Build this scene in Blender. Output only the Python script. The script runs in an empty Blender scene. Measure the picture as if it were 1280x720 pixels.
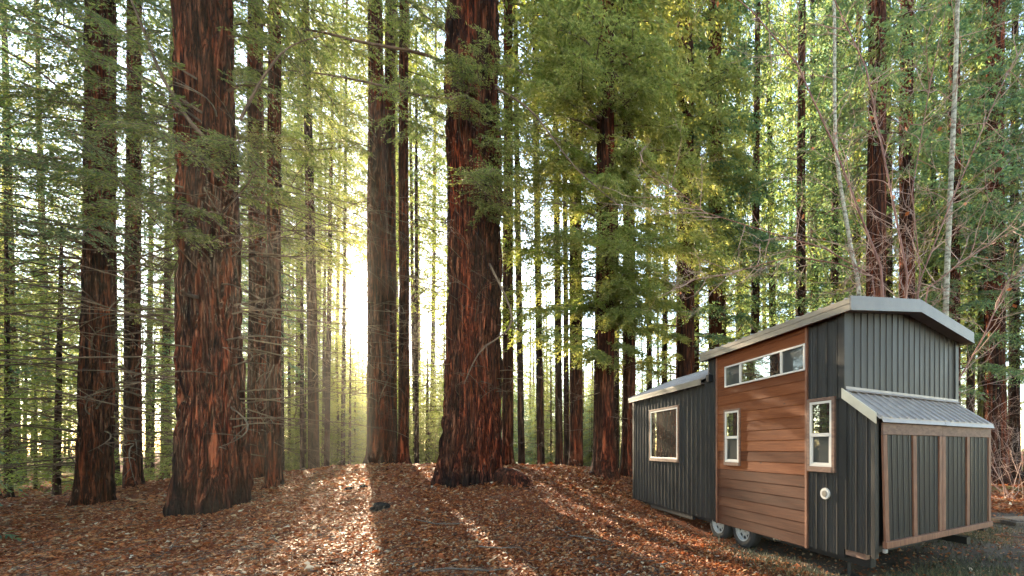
import bpy, math, random
import numpy as np
from math import radians as R, sin, cos, pi
from mathutils import Vector, Matrix

SC = bpy.context.scene
COL = SC.collection
# ------------------------------------------------------------------ camera geometry
F, CX, HY, HCAM = 500.0, 864.0, 560.0, 1.9      # focal px (1280 wide), principal column, horizon row, eye height


def at(px, py, d):
    return ((px - CX) / F * d, d, HCAM + (HY - py) / F * d)


SUN_AZ = math.atan2(450 - CX, F)                 # from +Y towards +X
SUN_EL = math.atan2((HY - 375) / F, math.hypot((450 - CX) / F, 1))

# ------------------------------------------------------------------ helpers
def fast_mesh(name, V, FQ):
    """V (n,3) float, FQ (m,k) int, all faces with k corners"""
    V = np.ascontiguousarray(V, dtype=np.float32); FQ = np.ascontiguousarray(FQ, dtype=np.int32)
    me = bpy.data.meshes.new(name)
    m, k = FQ.shape
    me.vertices.add(len(V)); me.vertices.foreach_set('co', V.ravel())
    me.loops.add(m * k); me.loops.foreach_set('vertex_index', FQ.ravel())
    me.polygons.add(m); me.polygons.foreach_set('loop_start', np.arange(0, m * k, k, dtype=np.int32))
    me.update(calc_edges=True)
    return me


def link(name, me, mats=None, parent=None, smooth=False):
    if mats is not None and not me.materials:
        for mm in (mats if isinstance(mats, (list, tuple)) else [mats]):
            me.materials.append(mm)
    if smooth:
        me.polygons.foreach_set('use_smooth', np.ones(len(me.polygons), dtype=bool))
    o = bpy.data.objects.new(name, me); COL.objects.link(o)
    if parent is not None: o.parent = parent
    return o


def tag(o, label=None, cat=None, group=None, kind=None):
    if label: o['label'] = label
    if cat: o['category'] = cat
    if group: o['group'] = group
    if kind: o['kind'] = kind
    return o


def empty(name, loc, rz=0.0):
    o = bpy.data.objects.new(name, None); o.location = loc; o.rotation_euler = (0, 0, rz)
    o.empty_display_size = .2; COL.objects.link(o); return o


class MB:
    """polygon soup builder"""
    def __init__(s): s.v = []; s.f = []; s.m = []
    def poly(s, pts, mi=0):
        b = len(s.v); s.v += [tuple(p) for p in pts]; s.f.append(tuple(range(b, b + len(pts)))); s.m.append(mi)
    def box(s, a, b, mi=0, M=None):
        x0, y0, z0 = a; x1, y1, z1 = b
        if x0 > x1: x0, x1 = x1, x0
        if y0 > y1: y0, y1 = y1, y0
        if z0 > z1: z0, z1 = z1, z0
        c = [(x0, y0, z0), (x1, y0, z0), (x1, y1, z0), (x0, y1, z0), (x0, y0, z1), (x1, y0, z1), (x1, y1, z1), (x0, y1, z1)]
        if M is not None: c = [tuple(M @ Vector(p)) for p in c]
        k = len(s.v); s.v += c
        for q in ((3, 2, 1, 0), (4, 5, 6, 7), (0, 1, 5, 4), (1, 2, 6, 5), (2, 3, 7, 6), (3, 0, 4, 7)):
            s.f.append(tuple(k + i for i in q)); s.m.append(mi)
    def prism(s, prof, a, b, mi=0):
        """profile = list of 3D points (planar) at position a, same shifted by vector b-a"""
        d = Vector(b) - Vector(a); n = len(prof); k = len(s.v)
        s.v += [tuple(Vector(p)) for p in prof] + [tuple(Vector(p) + d) for p in prof]
        s.f.append(tuple(range(k, k + n))[::-1]); s.m.append(mi)
        s.f.append(tuple(range(k + n, k + 2 * n))); s.m.append(mi)
        for i in range(n):
            j = (i + 1) % n; s.f.append((k + i, k + j, k + n + j, k + n + i)); s.m.append(mi)
    def tube(s, pts, rad, n=5, mi=0, cap=True):
        P = [Vector(p) for p in pts]; k = len(s.v)
        T = []
        for i in range(len(P)):
            t = P[min(i + 1, len(P) - 1)] - P[max(i - 1, 0)]
            T.append(t.normalized() if t.length > 1e-9 else Vector((0, 0, 1)))
        ref = Vector((0, 0, 1)) if abs(T[0].z) < .9 else Vector((1, 0, 0))
        u = T[0].cross(ref).normalized()
        for i, p in enumerate(P):
            u = (u - T[i] * u.dot(T[i])); u = u.normalized() if u.length > 1e-6 else T[i].orthogonal().normalized()
            w = T[i].cross(u); r = rad[i] if hasattr(rad, '__len__') else rad
            for j in range(n):
                a = 2 * pi * j / n; s.v.append(tuple(p + u * (r * cos(a)) + w * (r * sin(a))))
        for i in range(len(P) - 1):
            for j in range(n):
                a = k + i * n + j; b = k + i * n + (j + 1) % n
                s.f.append((a, b, b + n, a + n)); s.m.append(mi)
        if cap and n > 2:
            s.f.append(tuple(k + j for j in range(n))[::-1]); s.m.append(mi)
            e = k + (len(P) - 1) * n; s.f.append(tuple(e + j for j in range(n))); s.m.append(mi)
    def mesh(s, name):
        me = bpy.data.meshes.new(name); me.from_pydata(s.v, [], s.f); me.update()
        return me
    def build(s, name, mats, parent=None, smooth=False, bevel=0):
        me = s.mesh(name)
        o = link(name, me, mats, parent, smooth)
        me.polygons.foreach_set('material_index', np.array(s.m, dtype=np.int32))
        if bevel:
            md = o.modifiers.new('bevel', 'BEVEL'); md.width = bevel; md.segments = 2; md.limit_method = 'ANGLE'
        return o


def vnoise(rng, nt, nz):
    """periodic-in-t value noise sampler on unit cells"""
    G = rng.random((nt, nz + 2))
    def f(t, z):      # t in cells (periodic nt), z in cells
        z = np.mod(z, nz)
        ti = np.floor(t).astype(int); zi = np.floor(z).astype(int)
        a = t - ti; b = z - zi; a = a * a * (3 - 2 * a); b = b * b * (3 - 2 * b)
        t0 = ti % nt; t1 = (ti + 1) % nt; z1 = zi + 1
        return (G[t0, zi] * (1 - a) + G[t1, zi] * a) * (1 - b) + (G[t0, z1] * (1 - a) + G[t1, z1] * a) * b
    return f


# ------------------------------------------------------------------ materials
def new_mat(name):
    m = bpy.data.materials.new(name); m.use_nodes = True; nt = m.node_tree; nt.nodes.clear()
    out = nt.nodes.new('ShaderNodeOutputMaterial'); return m, nt, out


def N(nt, t, **kw):
    n = nt.nodes.new(t)
    for k, v in kw.items():
        if k in n.inputs.keys() if isinstance(k, str) else False: n.inputs[k].default_value = v
        else: setattr(n, k, v)
    return n


def ramp(nt, stops, fac=None, interp='LINEAR'):
    r = nt.nodes.new('ShaderNodeValToRGB'); cr = r.color_ramp; cr.interpolation = interp
    while len(cr.elements) < len(stops): cr.elements.new(.5)
    for e, (p, c) in zip(cr.elements, stops): e.position = p; e.color = (*c, 1)
    if fac is not None: nt.links.new(fac, r.inputs[0])
    return r


def coords(nt, scale=(1, 1, 1), kind='Object'):
    tc = nt.nodes.new('ShaderNodeTexCoord'); mp = nt.nodes.new('ShaderNodeMapping')
    mp.inputs['Scale'].default_value = scale; nt.links.new(tc.outputs[kind], mp.inputs[0]); return mp.outputs[0]


def noise(nt, vec, scale, detail=4, rough=.55, dist=0.0):
    n = nt.nodes.new('ShaderNodeTexNoise'); n.inputs['Scale'].default_value = scale
    n.inputs['Detail'].default_value = detail; n.inputs['Roughness'].default_value = rough
    n.inputs['Distortion'].default_value = dist; nt.links.new(vec, n.inputs['Vector']); return n.outputs[0]


def mathn(nt, op, a, b=None):
    n = nt.nodes.new('ShaderNodeMath'); n.operation = op
    for i, x in enumerate((a, b)):
        if x is None: continue
        if isinstance(x, (int, float)): n.inputs[i].default_value = x
        else: nt.links.new(x, n.inputs[i])
    return n.outputs[0]


def mixc(nt, fac, a, b, blend='MIX'):
    n = nt.nodes.new('ShaderNodeMix'); n.data_type = 'RGBA'; n.blend_type = blend
    for i, x in ((0, fac), (6, a), (7, b)):
        if isinstance(x, (int, float)): n.inputs[i].default_value = x
        elif isinstance(x, tuple): n.inputs[i].default_value = (*x, 1)
        else: nt.links.new(x, n.inputs[i])
    return n.outputs[2]


def principled(nt, out, color, rough=.6, metal=0.0, bump=None, bstr=.3, bdist=.02, spec=.5):
    p = nt.nodes.new('ShaderNodeBsdfPrincipled')
    if isinstance(color, tuple): p.inputs['Base Color'].default_value = (*color, 1)
    else: nt.links.new(color, p.inputs['Base Color'])
    if isinstance(rough, (int, float)): p.inputs['Roughness'].default_value = rough
    else: nt.links.new(rough, p.inputs['Roughness'])
    p.inputs['Metallic'].default_value = metal; p.inputs['Specular IOR Level'].default_value = spec
    if bump is not None:
        b = nt.nodes.new('ShaderNodeBump'); b.inputs['Strength'].default_value = bstr; b.inputs['Distance'].default_value = bdist
        nt.links.new(bump, b.inputs['Height']); nt.links.new(b.outputs[0], p.inputs['Normal'])
    nt.links.new(p.outputs[0], out.inputs['Surface']); return p


def bark_mat(name, dark, mid, light, sc=1.0, moss=None):
    m, nt, out = new_mat(name)
    v = coords(nt, (7 * sc, 7 * sc, .55 * sc)); n1 = noise(nt, v, 1.6, 6, .65, .5)
    v2 = coords(nt, (22 * sc, 22 * sc, 1.3 * sc)); n2 = noise(nt, v2, 1.5, 4, .6, .2)
    v3 = coords(nt, (1.5, 1.5, .16)); n3 = noise(nt, v3, 1.3, 3)
    h = mathn(nt, 'ADD', mathn(nt, 'MULTIPLY', n1, .7), mathn(nt, 'MULTIPLY', n2, .3))
    v4 = coords(nt, (11 * sc, 11 * sc, .8 * sc)); n4 = noise(nt, v4, 1.0, 3, .6, .9)
    crack = mathn(nt, 'ABSOLUTE', mathn(nt, 'SUBTRACT', n4, .5)); cr = ramp(nt, [(.0, (0, 0, 0)), (.028, (.25, .25, .25)), (.075, (1, 1, 1))], crack).outputs[0]
    c = ramp(nt, [(.38, dark), (.50, mid), (.66, light)], h).outputs[0]
    c = mixc(nt, mathn(nt, 'MULTIPLY', mathn(nt, 'SUBTRACT', 1.0, cr), .8), c, dark); h = mathn(nt, 'ADD', mathn(nt, 'MULTIPLY', h, .5), mathn(nt, 'MULTIPLY', cr, .6))
    tint = ramp(nt, [(.36, (.42, .50, .56)), (.50, (.9, .85, .85)), (.64, (1.5, .95, .75))], n3).outputs[0]
    c = mixc(nt, 1.0, c, tint, 'MULTIPLY')
    att = nt.nodes.new('ShaderNodeAttribute'); att.attribute_name = 'char'      # fire-scarred, soot-blackened butt
    c = mixc(nt, mathn(nt, 'MULTIPLY', att.outputs['Fac'], 1.0), c, (.012, .009, .008))
    if moss:
        c = mixc(nt, ramp(nt, [(.42, (0, 0, 0)), (.6, (1, 1, 1))], noise(nt, coords(nt, (2, 2, 1.2)), 1.2, 3)).outputs[0], c, moss)
    principled(nt, out, c, .9, 0, h, 1.0, .12, .15)
    return m


def leaf_mat(name, stops, tstops, tr=.5):
    m, nt, out = new_mat(name)
    g = nt.nodes.new('ShaderNodeNewGeometry'); tc = coords(nt, (1, 1, 1))
    n1 = noise(nt, tc, .9, 2)
    f = mathn(nt, 'ADD', mathn(nt, 'MULTIPLY', g.outputs['Random Per Island'], .55), mathn(nt, 'MULTIPLY', n1, .45))
    oi = nt.nodes.new('ShaderNodeObjectInfo')
    f = mathn(nt, 'ADD', f, mathn(nt, 'MULTIPLY', mathn(nt, 'SUBTRACT', oi.outputs['Random'], .5), .3))
    c = ramp(nt, stops, f).outputs[0]; ct = ramp(nt, tstops, f).outputs[0]
    d = nt.nodes.new('ShaderNodeBsdfPrincipled'); d.inputs['Roughness'].default_value = .5; d.inputs['Specular IOR Level'].default_value = .2
    nt.links.new(c, d.inputs['Base Color'])
    t = nt.nodes.new('ShaderNodeBsdfTranslucent'); nt.links.new(ct, t.inputs['Color'])
    mx = nt.nodes.new('ShaderNodeMixShader'); mx.inputs[0].default_value = tr
    nt.links.new(d.outputs[0], mx.inputs[1]); nt.links.new(t.outputs[0], mx.inputs[2]); nt.links.new(mx.outputs[0], out.inputs['Surface'])
    return m


M = {}
M['bark'] = bark_mat('redwood_bark', (.008, .004, .0035), (.11, .031, .014), (.31, .11, .055))
M['bark_far'] = bark_mat('distant_bark', (.012, .006, .005), (.06, .024, .014), (.14, .06, .036), .8)
M['bark_moss'] = bark_mat('mossy_bark', (.02, .012, .008), (.12, .07, .03), (.28, .2, .08), .8, (.24, .24, .05))
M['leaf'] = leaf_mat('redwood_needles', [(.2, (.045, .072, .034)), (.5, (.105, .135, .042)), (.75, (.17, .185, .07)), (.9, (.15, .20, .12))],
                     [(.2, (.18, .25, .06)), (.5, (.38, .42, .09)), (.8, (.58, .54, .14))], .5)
M['leaf_teal'] = leaf_mat('shade_tinted_needles', [(.2, (.036, .075, .058)), (.5, (.075, .12, .07)), (.8, (.13, .17, .09))],  # teal cast of shaded foliage is put into the needle colour
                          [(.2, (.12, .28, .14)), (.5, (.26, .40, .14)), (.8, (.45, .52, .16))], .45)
M['leaf_gold'] = leaf_mat('sun_tinted_needles', [(.2, (.05, .08, .022)), (.5, (.09, .12, .03)), (.8, (.14, .15, .04))],  # yellow of sunlit foliage is put into the needle colour
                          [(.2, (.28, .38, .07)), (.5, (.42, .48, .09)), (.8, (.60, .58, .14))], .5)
m, nt, out = new_mat('dead_twig'); principled(nt, out, ramp(nt, [(.3, (.05, .028, .018)), (.7, (.16, .10, .06))], noise(nt, coords(nt), 3)).outputs[0], .85); M['twig'] = m
m, nt, out = new_mat('pink_twig'); principled(nt, out, ramp(nt, [(.3, (.22, .11, .085)), (.7, (.50, .34, .27))], noise(nt, coords(nt), 3)).outputs[0], .7); M['twig_pink'] = m
m, nt, out = new_mat('redbrown_limb'); principled(nt, out, ramp(nt, [(.3, (.13, .045, .035)), (.7, (.30, .14, .10))], noise(nt, coords(nt), 4)).outputs[0], .6); M['limb'] = m
m, nt, out = new_mat('pale_bark'); v = coords(nt, (4, 4, 7)); n1 = noise(nt, v, 2, 4)
principled(nt, out, ramp(nt, [(.36, (.12, .11, .08)), (.5, (.33, .32, .25)), (.7, (.50, .48, .40))], n1).outputs[0], .8, 0, n1, .5, .01); M['pale'] = m

# ground
m, nt, out = new_mat('forest_floor'); v = coords(nt); n1 = noise(nt, v, .6, 3); n2 = noise(nt, v, 14, 6, .7); n3 = noise(nt, v, 45, 3, .6)
c1 = ramp(nt, [(.3, (.07, .022, .011)), (.5, (.21, .06, .022)), (.7, (.34, .125, .055))], n2).outputs[0]
c2 = ramp(nt, [(.35, (.8, .78, .75)), (.65, (1.15, 1.0, .95))], n1).outputs[0]
c1 = mixc(nt, 1.0, c1, c2, 'MULTIPLY')
principled(nt, out, c1, .95, 0, mathn(nt, 'ADD', n2, mathn(nt, 'MULTIPLY', n3, .5)), 1.0, .05, .15); M['ground'] = m
m, nt, out = new_mat('packed_dirt'); v = coords(nt); n1 = noise(nt, v, 1.3, 4); n2 = noise(nt, v, 30, 6, .7)
principled(nt, out, ramp(nt, [(.3, (.05, .036, .026)), (.7, (.16, .11, .08))], mathn(nt, 'ADD', mathn(nt, 'MULTIPLY', n1, .6), mathn(nt, 'MULTIPLY', n2, .4))).outputs[0], .95, 0, n2, .8, .02, .15); M['dirt'] = m
m, nt, out = new_mat('fallen_leaves'); g = nt.nodes.new('ShaderNodeNewGeometry')
c = ramp(nt, [(0, (.06, .017, .008)), (.2, (.24, .055, .017)), (.5, (.42, .115, .033)), (.78, (.52, .20, .07)), (.92, (.52, .33, .18)), (1, (.60, .48, .34))], g.outputs['Random Per Island']).outputs[0]
d = nt.nodes.new('ShaderNodeBsdfPrincipled'); nt.links.new(c, d.inputs['Base Color']); d.inputs['Roughness'].default_value = .65; d.inputs['Specular IOR Level'].default_value = .3
t = nt.nodes.new('ShaderNodeBsdfTranslucent'); nt.links.new(c, t.inputs['Color']); mx = nt.nodes.new('ShaderNodeMixShader'); mx.inputs[0].default_value = .25
nt.links.new(d.outputs[0], mx.inputs[1]); nt.links.new(t.outputs[0], mx.inputs[2]); nt.links.new(mx.outputs[0], out.inputs['Surface']); M['fallen'] = m
m, nt, out = new_mat('orange_leaves'); principled(nt, out, (.5, .16, .05), .6); M['orange'] = m
m, nt, out = new_mat('grass_blades'); g = nt.nodes.new('ShaderNodeNewGeometry')
principled(nt, out, ramp(nt, [(0, (.03, .035, .012)), (.6, (.07, .07, .025)), (1, (.20, .14, .06))], g.outputs['Random Per Island']).outputs[0], .7); M['grass'] = m
m, nt, out = new_mat('fern_green'); principled(nt, out, (.05, .13, .03), .6); M['fern'] = m
m, nt, out = new_mat('charred_wood'); n1 = noise(nt, coords(nt, (6, 6, 2)), 4, 5); principled(nt, out, ramp(nt, [(.3, (.006, .005, .005)), (.7, (.04, .035, .03))], n1).outputs[0], 1.0, 0, n1, 1, .03, .05); M['char'] = m
m, nt, out = new_mat('grey_stick'); n1 = noise(nt, coords(nt, (3, 3, 3)), 8, 4); principled(nt, out, ramp(nt, [(.3, (.04, .027, .02)), (.7, (.15, .105, .075))], n1).outputs[0], .85, 0, n1, .5, .01); M['stick'] = m

# cabin
m, nt, out = new_mat('charcoal_metal'); v = coords(nt, (3, 3, .5)); n1 = noise(nt, v, 1.5, 4)
principled(nt, out, ramp(nt, [(.3, (.019, .017, .0155)), (.7, (.034, .030, .027))], n1).outputs[0], ramp(nt, [(.3, (.46, .46, .46)), (.7, (.62, .62, .62))], n1).outputs[0], .25, noise(nt, coords(nt, (2, 2, 1)), 2.5, 2), .08, .02); M['metal'] = m
m, nt, out = new_mat('galvanised_roof'); n1 = noise(nt, coords(nt, (2, 8, 2)), 2, 4)
principled(nt, out, ramp(nt, [(.3, (.25, .213, .195)), (.7, (.33, .285, .26))], n1).outputs[0], .5, .1); M['roof'] = m
m, nt, out = new_mat('taupe_trim'); n1 = noise(nt, coords(nt, (2, 2, 2)), 2, 4); principled(nt, out, ramp(nt, [(.3, (.21, .172, .13)), (.7, (.26, .218, .165))], n1).outputs[0], .45, .1); M['fascia'] = m
m, nt, out = new_mat('grey_fascia'); n1 = noise(nt, coords(nt, (2, 2, 2)), 2, 4); principled(nt, out, ramp(nt, [(.3, (.115, .10, .088)), (.7, (.15, .132, .116))], n1).outputs[0], .45, .1); M['fascia_grey'] = m
m, nt, out = new_mat('cream_paint'); n1 = noise(nt, coords(nt), 6, 4); principled(nt, out, ramp(nt, [(.3, (.50, .43, .32)), (.7, (.58, .51, .39))], n1).outputs[0], .5); M['cream'] = m
m, nt, out = new_mat('white_vinyl'); principled(nt, out, (.56, .51, .45), .4); M['vinyl'] = m
m, nt, out = new_mat('cedar_boards'); g = nt.nodes.new('ShaderNodeNewGeometry')
v = coords(nt, (30, 1.4, 30)); n1 = noise(nt, v, 1.5, 6, .65, .8); kn = nt.nodes.new('ShaderNodeTexVoronoi'); kn.inputs['Scale'].default_value = 1.0
nt.links.new(coords(nt, (3, 2.2, 5.4)), kn.inputs['Vector'])
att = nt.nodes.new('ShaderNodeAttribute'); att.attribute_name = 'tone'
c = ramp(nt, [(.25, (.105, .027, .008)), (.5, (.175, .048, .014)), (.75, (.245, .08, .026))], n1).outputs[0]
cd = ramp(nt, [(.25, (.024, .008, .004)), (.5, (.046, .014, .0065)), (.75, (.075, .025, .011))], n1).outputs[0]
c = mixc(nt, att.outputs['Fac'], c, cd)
c = mixc(nt, ramp(nt, [(.0, (1, 1, 1)), (.045, (1, 1, 1)), (.10, (0, 0, 0))], kn.outputs['Distance']).outputs[0], c, (.05, .02, .012))
principled(nt, out, c, .75, 0, n1, .35, .006, .25); M['cedar'] = m
m, nt, out = new_mat('cedar_trim'); n1 = noise(nt, coords(nt, (14, 14, 2)), 2, 5, .6, .5)
principled(nt, out, ramp(nt, [(.3, (.10, .036, .018)), (.5, (.17, .066, .034)), (.75, (.25, .11, .062))], n1).outputs[0], .65, 0, n1, .3, .005); M['trim'] = m
m, nt, out = new_mat('weathered_trim'); n1 = noise(nt, coords(nt, (5, 5, 14)), 2, 5, .6, .5)
principled(nt, out, ramp(nt, [(.3, (.10, .05, .033)), (.7, (.22, .12, .08))], n1).outputs[0], .7, 0, n1, .3, .005); M['trim_dark'] = m
def glass_mat(name, fac, base):
    m, nt, out = new_mat(name); g = nt.nodes.new('ShaderNodeBsdfGlossy'); g.inputs['Roughness'].default_value = .015; g.inputs['Color'].default_value = (.80, .78, .70, 1)
    d = nt.nodes.new('ShaderNodeBsdfPrincipled'); d.inputs['Base Color'].default_value = (*base, 1); d.inputs['Roughness'].default_value = .35
    mx = nt.nodes.new('ShaderNodeMixShader'); mx.inputs[0].default_value = fac
    b = nt.nodes.new('ShaderNodeBump'); b.inputs['Strength'].default_value = .05; b.inputs['Distance'].default_value = .01
    nt.links.new(noise(nt, coords(nt), 2.2, 1), b.inputs['Height']); nt.links.new(b.outputs[0], g.inputs['Normal'])
    nt.links.new(d.outputs[0], mx.inputs[1]); nt.links.new(g.outputs[0], mx.inputs[2]); nt.links.new(mx.outputs[0], out.inputs['Surface']); return m
M['glass'] = glass_mat('reflective_glass', .8, (.03, .03, .028))
M['screen'] = glass_mat('screened_glass', .10, (.035, .038, .036))
m, nt, out = new_mat('rubber'); principled(nt, out, (.012, .012, .012), .75, 0, noise(nt, coords(nt), 30, 2), .3, .01); M['rubber'] = m
m, nt, out = new_mat('white_rim'); principled(nt, out, (.28, .27, .255), .5); M['rim'] = m
m, nt, out = new_mat('black_steel'); principled(nt, out, (.015, .015, .016), .5, .3); M['black'] = m
m, nt, out = new_mat('zinc'); principled(nt, out, (.5, .5, .5), .35, .8); M['zinc'] = m
m, nt, out = new_mat('redwood_stain'); principled(nt, out, (.12, .02, .02), .6); M['redbox'] = m

# ------------------------------------------------------------------ terrain
P0 = Vector(((1055 - CX) / F * 5.56, 5.56, 0)); CROT = math.atan2(.515, .857)
def cab(x, y, z=0.0):
    return (P0.x + x * cos(CROT) - y * sin(CROT), P0.y + x * sin(CROT) + y * cos(CROT), z)
ctrl = [at(*a) for a in [
    (-200, 730, 6.4), (0, 722, 6.2), (160, 722, 6.1), (320, 722, 6.0), (640, 722, 5.9), (900, 722, 5.85),
    (258, 636, 10), (120, 631, 12.5), (0, 640, 11), (-150, 640, 11), (0, 621, 17), (60, 616, 20), (-200, 616, 20),
    (167, 598, 17), (320, 600, 16), (343, 611, 13.5), (240, 600, 17),
    (475, 581, 18), (505, 581, 18.3), (400, 585, 17.5), (590, 600, 13), (540, 592, 14.5), (476, 636, 10.3), (640, 582, 16.3),
    (700, 584, 16), (742, 588, 15.3), (780, 606, 14.2), (797, 629, 11.2), (700, 640, 9.8), (560, 652, 8.9),
    (400, 682, 7.5), (150, 682, 7.9), (830, 648, 9.6), (700, 690, 7.1), (640, 612, 12)]]
for x, y in [(-.6, 6), (.8, 7.6), (-.5, 4.2), (-.4, 2.2), (-.3, 0), (0, -1.5), (1.5, -2), (3.5, -1.5), (3.6, 1), (3.8, 4), (3.6, 7.6), (1.5, 1), (1.5, 3), (1.5, 5), (6, 2), (7, 5), (6, -2)]:
    ctrl.append(cab(x, y, 0.03 if y < 6 else .15))
for a in range(-180, 180, 24):                       # quiet ground beyond
    for r in (26, 34):
        X, Y = r * sin(R(a)), r * cos(R(a)) + 2
        ctrl.append((X, Y, 0.0 if X > 8 else (-.6 if Y > 0 else 0)))
for x, y in [(-3, 3), (0, 3), (3, 3), (6, 3), (0, 0), (-6, 3), (-10, 3), (8, 0), (-8, -4), (3, -5)]: ctrl.append((x, y, 0.0))
ctrl = np.array(ctrl)
def _tps():
    P = ctrl[:, :2]; n = len(P); d = np.linalg.norm(P[:, None] - P[None], axis=2)
    K = np.where(d > 0, d * d * np.log(d + 1e-12), 0) + np.eye(n) * .6
    Q = np.c_[np.ones(n), P]; A = np.block([[K, Q], [Q.T, np.zeros((3, 3))]])
    return np.linalg.solve(A, np.r_[ctrl[:, 2], 0, 0, 0])
TW = _tps()
_r = np.random.default_rng(5); _n1 = vnoise(_r, 128, 128); _n2 = vnoise(_r, 256, 256)
def gz(X, Y):
    X = np.atleast_1d(np.asarray(X, float)).ravel(); Y = np.atleast_1d(np.asarray(Y, float)).ravel(); out = np.empty(len(X))
    for i in range(0, len(X), 20000):
        x = X[i:i + 20000]; y = Y[i:i + 20000]
        d2 = (x[:, None] - ctrl[None, :, 0]) ** 2 + (y[:, None] - ctrl[None, :, 1]) ** 2
        k = .5 * d2 * np.log(d2 + 1e-12)
        out[i:i + 20000] = k @ TW[:-3] + TW[-3] + TW[-2] * x + TW[-1] * y
    r = np.hypot(X, Y - 2); w = np.clip((r - 24) / 14, 0, 1); w = w * w * (3 - 2 * w)
    out = out * (1 - w) + w * np.where(X > 6, 0.0, -.6)
    out += (_n1(X * 1.1 + 500, Y * 1.1 + 500) - .5) * .09 + (_n2(X * 3.7 + 900, Y * 3.7 + 900) - .5) * .035
    return out
def gz1(x, y): return float(gz([x], [y])[0])

def build_ground():
    n = 330; u = np.linspace(-1, 1, n)
    X = 1 + 22 * u + 230 * np.sign(u) * np.abs(u) ** 5; Y = 9 + 16 * u + 230 * np.sign(u) * np.abs(u) ** 5
    gx, gy = np.meshgrid(X, Y); Z = gz(gx, gy)
    V = np.c_[gx.ravel(), gy.ravel(), Z]; i = np.arange(n * n).reshape(n, n)
    Q = np.stack([i[:-1, :-1], i[:-1, 1:], i[1:, 1:], i[1:, :-1]], -1).reshape(-1, 4)
    tag(link('ground', fast_mesh('ground', V, Q), M['ground'], None, True), kind='structure')
    # packed dirt track at the right, beyond and under the house
    n1, n2 = 60, 50; s = np.linspace(0, 1, n1); t = np.linspace(0, 1, n2); S, T = np.meshgrid(s, t)
    edge = .35 * np.sin(S * 9) + .2 * np.sin(S * 23 + 1)
    lx = -.25 + 11 * S; top = np.minimum(2.2 + .18 * lx, (5.6 - .515 * lx) / .857) + edge; ly = -3.4 + (top + 3.4) * T + .25 * np.sin(S * 12) * (1 - T)
    lx = lx + .18 * np.sin(T * 17) * (1 - S)
    X = P0.x + lx * cos(CROT) - ly * sin(CROT); Y = P0.y + lx * sin(CROT) + ly * cos(CROT)
    V = np.c_[X.ravel(), Y.ravel(), gz(X, Y) + .012]; i = np.arange(n1 * n2).reshape(n2, n1)
    Q = np.stack([i[:-1, :-1], i[:-1, 1:], i[1:, 1:], i[1:, :-1]], -1).reshape(-1, 4)
    tag(link('dirt_path', fast_mesh('dirt_path', V, Q), M['dirt'], None, True), kind='structure')
build_ground()

TREES = []          # (x, y, r) for keeping litter off trunks

# ------------------------------------------------------------------ leaf litter
def litter(n, seed, px0, px1, d0, d1, smin, smax, name, label, power=1.0, avoid=True):
    r = np.random.default_rng(seed)
    t = r.random(n) ** power; d = d0 * (d1 / d0) ** t; px = r.uniform(px0, px1, n)
    X = (px - CX) / F * d; Y = d
    lx = (X - P0.x) * cos(CROT) + (Y - P0.y) * sin(CROT); ly = -(X - P0.x) * sin(CROT) + (Y - P0.y) * cos(CROT)
    under = ((lx > -.15) & (lx < 3.2) & (ly > -.8) & (ly < 7.3)) | ((lx > -.1) & (ly > -3) & (ly < 2.2 + .18 * lx))
    under &= (Y < 11.3 + .5 * np.sin(X * 1.7)); keep = ~under | (r.random(n) < .10)
    X, Y, d = X[keep], Y[keep], d[keep]; n = len(X)
    Z = gz(X, Y)
    L = (smin + (smax - smin) * r.random(n) ** 1.8) * (0.8 + d / 25) * np.where(r.random(n) < .03, 1.7, 1); W = L * r.uniform(.28, .6, n)
    a = r.random(n) * 2 * pi; dx = np.c_[np.cos(a), np.sin(a), r.normal(0, .30, n)]; wx = np.c_[-np.sin(a), np.cos(a), r.normal(0, .38, n)]
    C = np.c_[X, Y, Z + .006 + r.random(n) ** 2 * .035]
    curl = np.c_[np.zeros(n), np.zeros(n), L * r.uniform(-.05, .28, n)]
    V = np.stack([C - dx * L[:, None] / 2, C + wx * W[:, None] / 2 + curl - dx * L[:, None] * .05, C + dx * L[:, None] / 2, C - wx * W[:, None] / 2 + curl - dx * L[:, None] * .05], 1)
    V[:, :, 2] = np.maximum(V[:, :, 2], Z[:, None] + .002)
    me = fast_mesh(name, V.reshape(-1, 3), np.arange(4 * n).reshape(n, 4))
    tag(link(name, me, M['fallen']), label=label, cat='fallen leaves', kind='stuff')

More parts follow.
